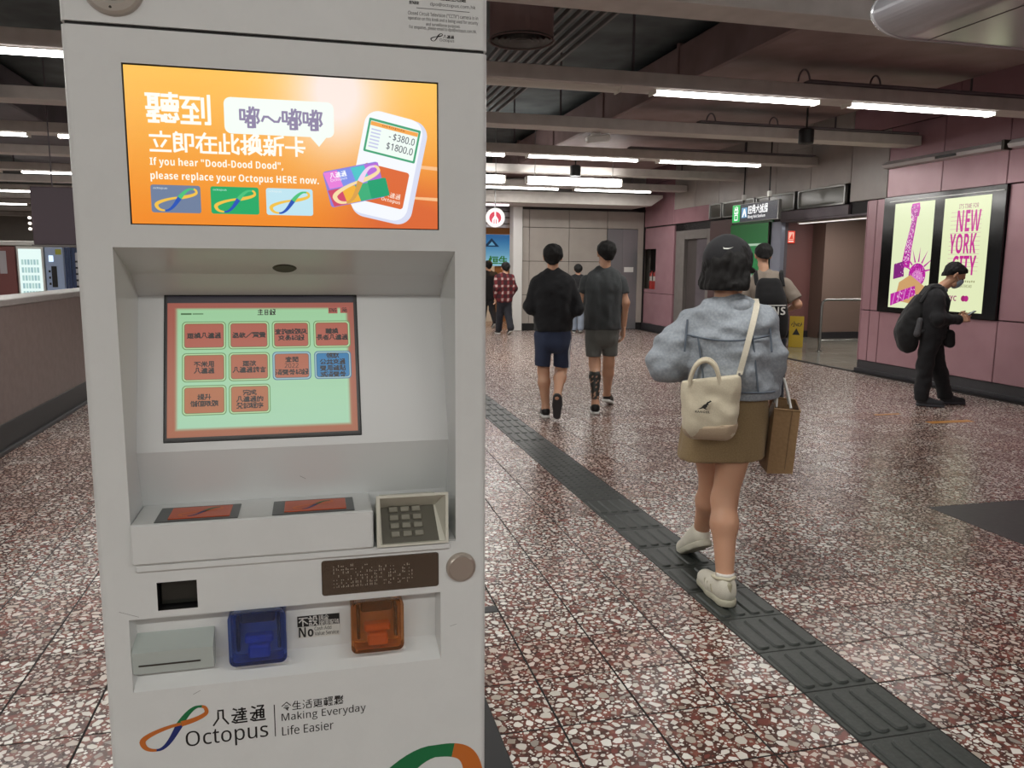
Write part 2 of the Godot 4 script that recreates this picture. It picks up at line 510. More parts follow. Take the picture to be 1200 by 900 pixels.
func loop_polys(r: Rect2) -> Array:
	# the looping band emblem in r (y downwards): [orange, green, blue] lists of quads
	var crv := Curve2D.new()
	var P := [[0.60, 0.40, 0.12, -0.02], [0.98, 0.16, -0.01, -0.11], [0.86, 0.02, -0.09, 0.0], [0.575, 0.42, -0.08, 0.2], [0.24, 0.985, -0.14, 0.0], [0.025, 0.75, -0.01, -0.14], [0.60, 0.40, 0.2, -0.02]]
	for p in P:
		var h := Vector2(p[2], p[3])
		crv.add_point(Vector2(p[0], p[1]), -h, h)
	var wid := [0.045, 0.03, 0.02, 0.055, 0.02, 0.045, 0.022]
	var f := func(t: float) -> Array:
		var i := clampi(int(t), 0, 5)
		var fr := t - i
		var q := crv.sample(i, fr)
		return [r.position + q * r.size, lerpf(wid[i], wid[i + 1], fr) * r.size.x]
	return [ribbon(f, 4.05, 5.99, 30) + ribbon(f, 0.0, 1.75, 26), ribbon(f, 1.75, 3.0, 20), ribbon(f, 3.0, 4.05, 20)]

func rot_polys(ps: Array, c: Vector2, deg: float) -> Array:
	var out := []
	for p in ps:
		var q := PackedVector2Array()
		for v in p: q.append(c + (v - c).rotated(deg_to_rad(deg)))
		out.append(q)
	return out

func ink_mesh(polys: Array, xf: Transform3D) -> ArrayMesh:
	# flat print: polygons in x, y-down laid on a surface through xf (x right, y up, z out)
	var s := st_new()
	for p in polys:
		for k in range(1, p.size() - 1):
			tri(s, xf * Vector3(p[0].x, -p[0].y, 0), xf * Vector3(p[k].x, -p[k].y, 0), xf * Vector3(p[k + 1].x, -p[k + 1].y, 0))
	return st_end(s)

# ---- pictures for screens and posters, drawn twice as large and reduced
class Canvas:
	var img: Image
	var W: int
	var H: int
	var S: float
	func _init(w: int, h: int, c: Color, ss := 2.0):
		S = ss
		W = int(w * ss)
		H = int(h * ss)
		img = Image.create(W, H, false, Image.FORMAT_RGBA8)
		img.fill(c)
	func fill_poly(p: PackedVector2Array, c: Color) -> void:
		var n := p.size()
		var ymin := 1e9
		var ymax := -1e9
		for v in p:
			ymin = minf(ymin, v.y * S)
			ymax = maxf(ymax, v.y * S)
		for y in range(maxi(0, int(ceil(ymin - 0.5))), mini(H - 1, int(floor(ymax - 0.5))) + 1):
			var yy := y + 0.5
			var xs := PackedFloat32Array()
			for i in n:
				var a := p[i] * S
				var b := p[(i + 1) % n] * S
				if (a.y <= yy) != (b.y <= yy):
					xs.append(a.x + (yy - a.y) / (b.y - a.y) * (b.x - a.x))
			xs.sort()
			for k in range(0, xs.size() - 1, 2):
				var x0 := int(ceil(xs[k] - 0.5))
				var x1 := int(floor(xs[k + 1] - 0.5))
				if x1 >= x0: img.fill_rect(Rect2i(x0, y, x1 - x0 + 1, 1), c)
	func polys(ps: Array, c: Color) -> void:
		for p in ps: fill_poly(p, c)
	func rect(r: Rect2, c: Color) -> void:
		img.fill_rect(Rect2i(int(r.position.x * S), int(r.position.y * S), int(r.size.x * S), int(r.size.y * S)), c)
	func shade(f: Callable, cols := 64, rows := 48) -> void:
		var im := Image.create(cols, rows, false, Image.FORMAT_RGBA8)
		for y in rows:
			for x in cols:
				im.set_pixel(x, y, f.call((x + 0.5) / cols, (y + 0.5) / rows))
		im.resize(W, H, Image.INTERPOLATE_CUBIC)
		img = im
	func done() -> ImageTexture:
		if S > 1.0: img.resize(int(W / S), int(H / S), Image.INTERPOLATE_BILINEAR if S <= 2.0 else Image.INTERPOLATE_LANCZOS)
		return ImageTexture.create_from_image(img)

func screen_mat(t: Texture2D, energy: float, gloss := 0.25) -> StandardMaterial3D:
	var m := mat(Color(0.02, 0.02, 0.02), gloss)
	m.emission_enabled = true
	m.emission = Color.BLACK
	m.emission_operator = BaseMaterial3D.EMISSION_OP_ADD
	m.emission_texture = t
	m.emission_energy_multiplier = energy
	m.texture_repeat = false
	return m

func area_light(parent: Node3D, at: Vector3, dir: Vector3, w: float, h: float, e: float, c := Color.WHITE) -> void:
	var l := AreaLight3D.new()
	l.name = "glow_light"
	l.area_size = Vector2(w, h)
	l.area_normalize_energy = true
	l.light_energy = e
	l.light_color = c
	l.shadow_enabled = true
	l.area_range = 40.0
	l.area_attenuation = 2.0
	parent.add_child(l, true)
	l.position = at
	var up := Vector3.FORWARD if absf(dir.y) > 0.9 else Vector3.UP
	l.basis = Basis.looking_at(dir, up)

# ------------------------------------------------------------------ bodies: tapered capsules joined by a smooth minimum, meshed as surface nets
var folds := FastNoiseLite.new()

func blob_to(s: SurfaceTool, prims: Array, cell: float, k := 0.03, clips: Array = [], fold := 0.0, fscale := Vector3(6, 2, 6), paint = null) -> void:
	var lo := Vector3(1e9, 1e9, 1e9)
	var hi := -lo
	for p in prims:
		var r := maxf(p[2], p[3]) + cell * 2.0 + fold
		lo = lo.min(p[0] - Vector3.ONE * r).min(p[1] - Vector3.ONE * r)
		hi = hi.max(p[0] + Vector3.ONE * r).max(p[1] + Vector3.ONE * r)
	var nx := int((hi.x - lo.x) / cell) + 2
	var ny := int((hi.y - lo.y) / cell) + 2
	var nz := int((hi.z - lo.z) / cell) + 2
	var F := PackedFloat32Array()
	F.resize(nx * ny * nz)
	F.fill(1.0)
	for p in prims:
		var a: Vector3 = p[0]
		var b: Vector3 = p[1]
		var ra: float = p[2]
		var rb: float = p[3]
		var m := maxf(ra, rb) + k + cell * 2.0 + fold
		var bl := ((a.min(b) - Vector3.ONE * m - lo) / cell).floor()
		var bh := ((a.max(b) + Vector3.ONE * m - lo) / cell).ceil()
		var ab := b - a
		var inv := 1.0 / maxf(ab.length_squared(), 1e-9)
		for z in range(maxi(0, int(bl.z)), mini(nz, int(bh.z) + 1)):
			for y in range(maxi(0, int(bl.y)), mini(ny, int(bh.y) + 1)):
				var row := (z * ny + y) * nx
				for x in range(maxi(0, int(bl.x)), mini(nx, int(bh.x) + 1)):
					var q := Vector3(lo.x + x * cell, lo.y + y * cell, lo.z + z * cell) - a
					var t := clampf(q.dot(ab) * inv, 0.0, 1.0)
					var d := (q - ab * t).length() - lerpf(ra, rb, t)
					var o := F[row + x]
					var h := k - absf(o - d)
					if h > 0.0: F[row + x] = minf(o, d) - h * h / (4.0 * k)
					elif d < o: F[row + x] = d
	if fold > 0.0 or clips.size() > 0:
		for z in nz:
			for y in ny:
				var row := (z * ny + y) * nx
				for x in nx:
					var v := F[row + x]
					if v > 0.1: continue
					var q := Vector3(lo.x + x * cell, lo.y + y * cell, lo.z + z * cell)
					if fold > 0.0 and absf(v) < 0.06:
						v += folds.get_noise_3dv(q * fscale) * fold
					for c in clips:
						v = maxf(v, (c as Plane).distance_to(q))
					F[row + x] = v
	var idx := PackedInt32Array()
	idx.resize(nx * ny * nz)
	idx.fill(-1)
	var P := PackedVector3Array()
	var N := PackedVector3Array()
	var sx := 1
	var sy := nx
	var sz := nx * ny
	var off := [0, sx, sy, sx + sy, sz, sx + sz, sy + sz, sx + sy + sz]
	var cor := [Vector3(0, 0, 0), Vector3(1, 0, 0), Vector3(0, 1, 0), Vector3(1, 1, 0), Vector3(0, 0, 1), Vector3(1, 0, 1), Vector3(0, 1, 1), Vector3(1, 1, 1)]
	var edges := [[0, 1], [2, 3], [4, 5], [6, 7], [0, 2], [1, 3], [4, 6], [5, 7], [0, 4], [1, 5], [2, 6], [3, 7]]
	for z in nz - 1:
		for y in ny - 1:
			var row := (z * ny + y) * nx
			for x in nx - 1:
				var i := row + x
				var f0 := F[i]
				if f0 > 3.0 * cell or f0 < -3.0 * cell: continue
				var f1 := F[i + sx]
				var f2 := F[i + sy]
				var f3 := F[i + sx + sy]
				var f4 := F[i + sz]
				var f5 := F[i + sx + sz]
				var f6 := F[i + sy + sz]
				var f7 := F[i + sx + sy + sz]
				var c := int(f0 < 0) + int(f1 < 0) + int(f2 < 0) + int(f3 < 0) + int(f4 < 0) + int(f5 < 0) + int(f6 < 0) + int(f7 < 0)
				if c == 0 or c == 8: continue
				var fv := [f0, f1, f2, f3, f4, f5, f6, f7]
				var sum := Vector3.ZERO
				var n := 0
				for e in edges:
					var ua: float = fv[e[0]]
					var ub: float = fv[e[1]]
					if (ua < 0) != (ub < 0):
						sum += (cor[e[0]] as Vector3).lerp(cor[e[1]], ua / (ua - ub))
						n += 1
				idx[i] = P.size()
				P.append(lo + (Vector3(x, y, z) + sum / n) * cell)
				N.append(Vector3(f1 + f3 + f5 + f7 - f0 - f2 - f4 - f6, f2 + f3 + f6 + f7 - f0 - f1 - f4 - f5, f4 + f5 + f6 + f7 - f0 - f1 - f2 - f3).normalized())
	var C: Array = []
	if paint != null:
		for p in P: C.append((paint as Callable).call(p))
	for z in range(1, nz - 1):
		for y in range(1, ny - 1):
			var row := (z * ny + y) * nx
			for x in range(1, nx - 1):
				var i := row + x
				if idx[i] < 0: continue
				var neg := F[i] < 0
				if neg != (F[i + sx] < 0): net(s, P, N, C, idx[i - sy - sz], idx[i - sz], idx[i], idx[i - sy], neg)
				if neg != (F[i + sy] < 0): net(s, P, N, C, idx[i - sx - sz], idx[i - sx], idx[i], idx[i - sz], neg)
				if neg != (F[i + sz] < 0): net(s, P, N, C, idx[i - sx - sy], idx[i - sy], idx[i], idx[i - sx], neg)

func net(s: SurfaceTool, P: PackedVector3Array, N: PackedVector3Array, C: Array, a: int, b: int, c: int, d: int, flip: bool) -> void:
	if a < 0 or b < 0 or c < 0 or d < 0: return
	var o := [a, c, b, a, d, c] if flip else [a, b, c, a, c, d]
	for i in o:
		s.set_normal(N[i])
		if C.size(): s.set_color(C[i])
		s.add_vertex(P[i])

func blob(prims: Array, cell: float, k := 0.03, clips: Array = [], fold := 0.0, fscale := Vector3(6, 2, 6), paint = null) -> ArrayMesh:
	var s := SurfaceTool.new()
	s.begin(Mesh.PRIMITIVE_TRIANGLES)
	blob_to(s, prims, cell, k, clips, fold, fscale, paint)
	s.index()
	return s.commit()

func levels(L: Array, step := 0.04) -> Array:
	# a trunk from levels [y, x, z, half width, half depth]
	var out := []
	for i in L.size() - 1:
		var a: Array = L[i]
		var b: Array = L[i + 1]
		var n := maxi(1, int(absf(b[0] - a[0]) / step))
		for j in n + (1 if i == L.size() - 2 else 0):
			var t := float(j) / n
			var v := []
			for q in 5: v.append(lerpf(a[q], b[q], t))
			var w := maxf(v[3] - v[4], 0.001)
			out.append([Vector3(v[1] - w, v[0], v[2]), Vector3(v[1] + w, v[0], v[2]), v[4], v[4]])
	return out

func chain(pts: Array, rs: Array) -> Array:
	var out := []
	for i in pts.size() - 1: out.append([pts[i], pts[i + 1], rs[i], rs[i + 1]])
	return out

func placed(prims: Array, t: Transform3D) -> Array:
	var out := []
	for p in prims: out.append([t * (p[0] as Vector3), t * (p[1] as Vector3), p[2], p[3]])
	return out

func head_prims() -> Array:
	# centre of the skull at 0; the face looks to -z
	return [[Vector3(0, 0.02, 0.025), Vector3(0, 0.025, -0.02), 0.083, 0.078], [Vector3(0, -0.02, -0.03), Vector3(0, -0.075, -0.055), 0.064, 0.042],
		[Vector3(-0.02, -0.09, -0.06), Vector3(0.02, -0.09, -0.06), 0.028, 0.028], [Vector3(0, -0.005, -0.098), Vector3(0, -0.035, -0.114), 0.009, 0.014],
		[Vector3(-0.028, 0.02, -0.092), Vector3(0.028, 0.02, -0.092), 0.014, 0.014], [Vector3(0, -0.062, -0.094), Vector3(0, -0.072, -0.094), 0.016, 0.014],
		[Vector3(-0.084, 0.012, 0.008), Vector3(-0.08, -0.03, 0.0), 0.016, 0.011], [Vector3(0.084, 0.012, 0.008), Vector3(0.08, -0.03, 0.0), 0.016, 0.011]]

func hand_prims(w: Vector3, dir: Vector3, thumb: Vector3, curl := 0.5, sc := 1.0) -> Array:
	var side := (thumb - dir * thumb.dot(dir)).normalized()
	var nrm := side.cross(dir).normalized()
	var out := []
	for i in 4:
		var o := side * (0.029 - 0.0195 * i) * sc
		out.append([w + o * 0.6, w + o + dir * 0.085 * sc, 0.016 * sc, 0.0125 * sc])
		var p := w + o + dir * 0.088 * sc
		var len: float = [0.07, 0.08, 0.074, 0.056][i] * sc
		var d1 := dir.rotated(side, curl).normalized()
		var d2 := dir.rotated(side, curl * 2.1).normalized()
		var m := p + d1 * len * 0.52
		out.append([p, m, 0.0095 * sc, 0.009 * sc])
		out.append([m, m + d2 * len * 0.48, 0.009 * sc, 0.0075 * sc])
	var tb := w + side * 0.026 * sc + dir * 0.03 * sc
	var t1 := tb + (side * 0.75 + dir * 0.65).normalized() * 0.042 * sc
	out.append([tb, t1, 0.0125 * sc, 0.0105 * sc])
	out.append([t1, t1 + (side * 0.2 + dir + nrm * 0.25).normalized() * 0.034 * sc, 0.0105 * sc, 0.0085 * sc])
	return out

func shoe(parent: Node3D, at: Vector3, yaw: float, pitch: float, upper: Material, sole: Material, ln := 0.27, cell := 0.012, called := "shoe") -> Node3D:
	# at: the ankle's foot point under the heel; pitch > 0 lifts the heel
	var s := ln / 0.27
	var o := part(called, blob([[Vector3(0, 0.05, 0.01) * s, Vector3(0, 0.045, -0.08) * s, 0.04 * s, 0.043 * s], [Vector3(0, 0.045, -0.08) * s, Vector3(-0.004, 0.035, -0.185) * s, 0.043 * s, 0.036 * s],
		[Vector3(0, 0.085, 0.005) * s, Vector3(0, 0.07, -0.04) * s, 0.036 * s, 0.036 * s]], cell, 0.03, [Plane(Vector3(0, -1, 0), -0.02 * s), Plane(Vector3(0, 1, 0), 0.108 * s)]), upper, parent)
	part("sole", blob([[Vector3(0, 0.015, 0.012) * s, Vector3(0, 0.015, -0.08) * s, 0.041 * s, 0.044 * s], [Vector3(0, 0.015, -0.08) * s, Vector3(-0.004, 0.015, -0.19) * s, 0.044 * s, 0.036 * s]], cell * 0.8, 0.02,
		[Plane(Vector3(0, 1, 0), 0.03 * s), Plane(Vector3(0, -1, 0), 0.0)]), sole, o)
	o.position = at
	o.basis = Basis(Vector3.UP, yaw) * Basis(Vector3.RIGHT, -pitch)
	return o

# ------------------------------------------------------------------ lights on the beams
func lamp(x: float, z: float, lit := true, y := 3.115, length := 1.7, tall := 0.038, deep := 0.14) -> void:
	var beam: String = {1.6: "in front of the kiosk", 6.0: "near the front wall", -2.8: "just behind the kiosk", -7.12: "by the round air outlet", -11.56: "just past the white ceiling camera", -16.2: "nearest the pale panel wall"}.get(z, "far beyond the vending machine")
	if x < -1.3: beam += ", parapet side"
	var t := thing("fluorescent_light", ("lit fluorescent batten under the beam " + beam) if lit else "unlit fluorescent batten under the beam beside the lit ones", "light", Vector3(x, y, z), 0.0, ("battens under the beam " + beam) if lit else "")
	part("housing", boxm(Vector3(-length / 2, -0.022, -deep / 2 - 0.01), Vector3(length / 2, 0, deep / 2 + 0.01), 0.004), M.lamphouse, t)
	var d := PackedVector2Array()
	for k in 9:
		var a := PI + PI * k / 8.0
		d.append(Vector2(cos(a) * deep / 2, -0.02 + sin(a) * tall * 0.9))
	var s := st_new()
	prism_to(s, d, -length / 2, length / 2)
	var m := part("diffuser", st_end(s), M.tube if lit else M.lamphouse, t)
	m.rotation.y = PI / 2
	for e in [-1, 1]:
		part("end_cap", boxm(Vector3(-0.008, -tall - 0.02, -deep / 2 - 0.006), Vector3(0.008, 0, deep / 2 + 0.006), 0.003), M.lamphouse, t, Vector3(e * (length / 2 + 0.004), 0, 0))
	if lit:
		area_light(t, Vector3(0, -tall - 0.035, 0), Vector3.DOWN, length * 0.98, deep, lamp_energy, col("fdfaf4"))

func build_lights() -> void:
	for z in [6.0, 1.6, -2.8, -7.12, -11.56, -16.2]:
		for k in range(-5, 3):
			var x := 1.9 + 2.05 * k
			if z < -15.0: x += 0.2
			var lit: bool = not (z == -7.12 and k == 0)
			if z == -2.8 and k == 2: continue
			lamp(x, z, lit)
	for z in [-20.5, -25.0, -31.5]:
		for k in range(-5, 1): lamp(1.9 + 2.05 * k, z)
	# two deeper box luminaires hung lower between the beams
	for x in [2.35, 4.43]:
		var t := thing("hanging_light", "deep white box luminaire hung below the far beams" + (" beside the kiosk edge" if x < 3.0 else " over the two walking men"), "light", Vector3(x, 2.94, -13.4))
		part("diffuser", size_box(1.68, 0.12, 0.16, 0.02), M.tube, t)
		for e in [-1, 1]:
			part("end_cap", size_box(0.02, 0.13, 0.17, 0.006), M.lamphouse, t, Vector3(e * 0.85, 0, 0))
			part("hanging_rod", tubem([Vector3(e * 0.7, 0.06, 0), Vector3(e * 0.7, 1.06, 0)], [0.006]), M.steel, t)
		area_light(t, Vector3(0, -0.075, 0), Vector3.DOWN, 1.66, 0.15, lamp_energy, col("fdfaf4"))

# ------------------------------------------------------------------ floor
func terrazzo() -> ImageTexture:
	var N := 2048
	var c := Canvas.new(N, N, col("4a332f"), 1.0)
	var px := N / 1.5
	var patch := FastNoiseLite.new()
	patch.seed = 21
	patch.frequency = 0.006
	var red := FastNoiseLite.new()
	red.seed = 4
	red.frequency = 0.012
	c.shade(func(x: float, y: float) -> Color:
		var v := red.get_noise_2d(x * N, y * N)
		return col("452f2a").lerp(col("7d4a40"), clampf(0.42 + v * 1.5, 0.0, 1.0)), 256, 256)
	# fine crumbs in the binder
	for i in 26000:
		var p := Vector2(rng.randf() * N, rng.randf() * N)
		var w := rng.randi_range(1, 4)
		var v := rng.randf()
		c.img.fill_rect(Rect2i(int(p.x), int(p.y), w, rng.randi_range(1, 4)), col("8a665c").lerp(col("54302a"), v) if v < 0.8 else col("a09588"))
	var cells := {}
	var CELL := 34.0
	var big := [[0.027, 400], [0.022, 1300], [0.0172, 4500], [0.0128, 8000], [0.009, 8000], [0.0064, 9000], [0.0046, 6000]]
	for cls in big:
		for i in cls[1]:
			var p := Vector2(rng.randf() * N, rng.randf() * N)
			var r: float = cls[0] * px * rng.randf_range(0.75, 1.1) * 0.5 * 1.55
			var pv := patch.get_noise_2d(p.x, p.y)
			if pv < -0.22 and cls[0] > 0.01 and rng.randf() < 0.8: continue
			var kx := int(p.x / CELL)
			var ky := int(p.y / CELL)
			var ok := true
			for dy in range(-1, 2):
				for dx in range(-1, 2):
					for q in cells.get(Vector2i(kx + dx, ky + dy), []):
						var dd: float = (q[0] as Vector2).distance_squared_to(p)
						var lim: float = (q[1] + r) * 0.94
						if dd < lim * lim:
							ok = false
							break
					if not ok: break
				if not ok: break
			if not ok: continue
			var key := Vector2i(kx, ky)
			if not cells.has(key): cells[key] = []
			cells[key].append([p, r])
			var n := rng.randi_range(4, 7)
			var poly := PackedVector2Array()
			var a0 := rng.randf() * TAU
			var st := rng.randf_range(1.0, 1.35)
			var ax := Vector2.from_angle(rng.randf() * TAU)
			for k in n:
				var d := Vector2.from_angle(a0 + TAU * (k + rng.randf_range(-0.28, 0.28)) / n) * r * rng.randf_range(0.78, 1.08)
				var al := d.dot(ax)
				d += ax * al * (st - 1.0) - (d - ax * al) * (1.0 - 1.0 / st) * 0.8
				poly.append(p + d)
			var v := rng.randf()
			var cc := col("bdb7ae").lerp(col("dedad4"), rng.randf())
			if v < 0.16: cc = col("93887d").lerp(col("aba196"), rng.randf())
			elif v < 0.19: cc = col("6e3d37")
			elif v < 0.24: cc = col("8d857e")
			c.fill_poly(poly, cc)
	return ImageTexture.create_from_image(c.img)

func tile_to(s: SurfaceTool, at: Vector3, patch: Vector2i, turn: int, h := 0.2928) -> void:
	# a floor tile with a thin chamfer; its face takes a 300 mm patch of the terrazzo
	var a := h / 2
	var b := a - 0.0012
	var p := [Vector3(-b, 0, -b), Vector3(b, 0, -b), Vector3(b, 0, b), Vector3(-b, 0, b)]
	var q := [Vector3(-a, -0.0012, -a), Vector3(a, -0.0012, -a), Vector3(a, -0.0012, a), Vector3(-a, -0.0012, a)]
	var uv := func(v: Vector3) -> Vector2:
		var w := Vector2(v.x, v.z).rotated(turn * PI / 2)
		return (Vector2(patch) * 0.3 + Vector2(0.15, 0.15) + w) / 1.5
	for o in [0, 2]:
		for i in ([0, 1, 2] if o == 0 else [0, 2, 3]):
			s.set_uv(uv.call(p[i])); s.add_vertex(at + p[i])
	for k in 4:
		var j := (k + 1) % 4
		var dn := Vector3(0, -0.02, 0)
		for f in [[p[k], q[k], q[j], p[j]], [q[k], q[k] + dn, q[j] + dn, q[j]]]:
			for i in [0, 1, 2, 0, 2, 3]:
				s.set_uv(uv.call(f[i])); s.add_vertex(at + f[i])

func build_floor() -> void:
	var fl := setting("floor", "brown and white chip terrazzo floor with a dark ribbed guide path", "")
	part("bed", boxm(Vector3(-12.2, -0.3, -36.5), Vector3(13.5, -0.0016, 9.2)), M.joint, fl)
	var tm := mat(Color.WHITE, 0.26)
	tm.metallic_specular = 0.42
	tm.albedo_texture = terrazzo()
	var tones := [tm]
	for c in ["f2e6e2", "e4dcda", "ffffff"]:
		var tn: StandardMaterial3D = tm.duplicate()
		tn.albedo_color = col(c)
		tones.append(tn)
	var variants := []
	for i in 25:
		var s := st_new()
		tile_to(s, Vector3.ZERO, Vector2i(i % 5, i / 5), i % 4)
		variants.append(st_end(s))
	var cells := []
	for iz in range(-113, 39):
		for ix in range(-43, 24):
			var c := Vector3(GX + (ix + 0.5) * TILE, 0, GZ + (iz + 0.5) * TILE)
			if c.x > 7.75 or c.x > 4.6 and c.z < -23.0: continue
			if ix == 3: continue                                     # the guide path
			if c.x > 3.755 and c.x < 6.155 and c.z > -4.112 and c.z < -2.6: continue   # the dark floor plates
			var d := cam.to_local(c)
			var size := 0.0
			if d.z < -0.5:
				var px := 600.0 + FOCAL * d.x / -d.z
				var py := 450.0 - FOCAL * d.y / -d.z
				if px > -20 and px < 1220 and py < 960 and not (px > 135 and px < 552): size = 1.0 / pow(-d.z, 3.0)
			cells.append([size, c])
	cells.sort_custom(func(a, b): return a[0] > b[0])
	var rest := st_new()
	for i in cells.size():
		var v := rng.randi() % 25
		if i < 300:
			var o := part("tile", variants[v], tones[rng.randi() % 4], fl, cells[i][1])
			o.rotation.y = PI / 2 * (rng.randi() % 4)
		else:
			tile_to(rest, cells[i][1], Vector2i(v % 5, v / 5), rng.randi() % 4)
	tag(part("tile_field", st_end(rest), tm, fl), "", "", "", "stuff")
	# guide path: ribbed tiles, a stretch of low studs
	var body := boxm(Vector3(-0.1475, -0.02, -0.1475), Vector3(0.1475, 0.0, 0.1475), 0.0015)
	var bar := st_new()
	var bl := 0.128
	prism_to(bar, rrect(-0.025, -bl, 0.025, bl, 0.018), 0.0, 0.0075, 0.006)
	var barm := st_end(bar)
	var dots := st_new()
	for i in 5:
		for j in 5:
			lathe_to(dots, [Vector2(0.013, 0), Vector2(0.009, 0.003), Vector2(0, 0.003)], Transform3D(Basis.IDENTITY, Vector3(-0.116 + i * 0.058, 0, -0.116 + j * 0.058)), 8)
	var dotm := st_end(dots)
	for iz in range(-46, 8):
		var z := GZ + (iz + 0.5) * TILE
		var o := part("tactile_tile", body, M.tactile, fl, Vector3(GX + 3.5 * TILE, 0, z))
		if z < -4.75 and z > -6.4:
			part("raised_studs", dotm, M.tactile, o)
		else:
			for k in 4:
				var b := part("raised_bar", barm, M.tactile, o, Vector3(-0.105 + 0.07 * k, 0, 0))
				b.rotation.x = -PI / 2
	# dark plates let into the floor
	for i in 2:
		part("dark_floor_plate", boxm(Vector3(3.757 + i * 1.2, -0.02, -4.11), Vector3(3.757 + i * 1.2 + 1.196, 0.001, -2.614), 0.002), M.darkplate, fl)
	part("metal_floor_strip", boxm(Vector3(0.455, -0.002, -3.275), Vector3(0.752, 0.0015, -3.215), 0.001), M.darkplate, fl)
	# paler stone in the side passage
	var stone := mottled(col("8f8c82"), 0.06, 0.02, 1.2, 0.16, 31)
	for iz in 11:
		for ix in 9:
			var p := Vector3(7.80 + ix * 0.6, 0, -16.6 + iz * 0.6)
			part("stone_tile", boxm(p + Vector3(0.002, -0.02, 0.002), p + Vector3(0.598, 0.0, 0.598), 0.0015), stone, fl)
	part("threshold", boxm(Vector3(7.74, -0.02, -12.35), Vector3(7.8, 0.003, -10.2), 0.001), M.darksteel, fl)
	var amber := mat(col("b5792e"), 0.4)
	for a in [[5.62, -7.0, 0.3, 0.09], [5.86, -6.55, 0.5, 0.2]]:
		part("worn_floor_tape", boxm(Vector3(a[0], 0, a[1]), Vector3(a[0] + a[2], 0.0012, a[1] + a[3] * 0.5)), amber, fl)

# ------------------------------------------------------------------ ceiling
func build_ceiling() -> void:
	var c := setting("ceiling", "dark open ceiling with grey cross beams and ducts", "")
	part("slab", boxm(Vector3(-12.2, 4.0, -36.5), Vector3(13.5, 4.3, 9.2)), M.slab, c)
	for z in [6.15, 3.95, 1.75, -0.4, -2.6, -4.78, -6.98, -9.18, -11.4, -13.6, -15.95, -18.1, -20.35, -22.6, -24.85, -28.1, -31.35]:
		var xr: float = 7.8 if z > -18.0 else 4.5
		part("beam", boxm(Vector3(-12.0, 3.1, z - 0.3), Vector3(xr, 3.225, z), 0.004), M.beam, c)
		for x in [-9.0, -5.0, -1.2, 2.9, 6.6]:
			if x < xr: part("hanger", tubem([Vector3(x, 3.22, z - 0.15), Vector3(x, 4.0, z - 0.15)], [0.012], 6), M.ductdark, c)
	# ducts along the hall above the beams
	part("duct", boxm(Vector3(3.9, 3.42, -17.5), Vector3(6.6, 3.85, -2.0), 0.02), M.duct, c)
	part("duct", boxm(Vector3(-0.6, 3.5, -30.0), Vector3(0.9, 3.9, 3.0), 0.02), M.ductdark, c)
	part("duct", boxm(Vector3(-5.4, 3.45, -34.0), Vector3(-3.6, 3.9, 3.0), 0.02), M.ductdark, c)
	for z in [-3.4, -5.9, -8.3, -10.6, -12.9, -15.2]:
		part("duct_flange", boxm(Vector3(3.88, 3.40, z - 0.02), Vector3(6.62, 3.87, z + 0.02), 0.004), M.duct, c)
	# slats of a strip ceiling beside the air outlet
	for k in 8:
		part("slat", boxm(Vector3(1.72 + k * 0.095, 3.46, -10.5), Vector3(1.745 + k * 0.095, 3.5, -3.2), 0.003), M.grey, c)
	# cables looped along the beams
	for a in [[4.55, -6.9], [5.35, -6.93], [5.6, -9.1], [4.75, -9.1]]:
		var pts := []
		for k in 13: pts.append(Vector3(a[0] + 0.06 * cos(PI * k / 12.0), 3.23 + 0.11 * sin(PI * k / 12.0), a[1] - 0.05))
		part("cable_loop", tubem(pts, [0.009], 6), M.ductdark, c)
	for z in [-6.9, -9.1, -11.3]:
		part("cable_tray", boxm(Vector3(4.6, 3.23, z - 0.14), Vector3(7.7, 3.25, z - 0.02), 0.004), M.ductdark, c)

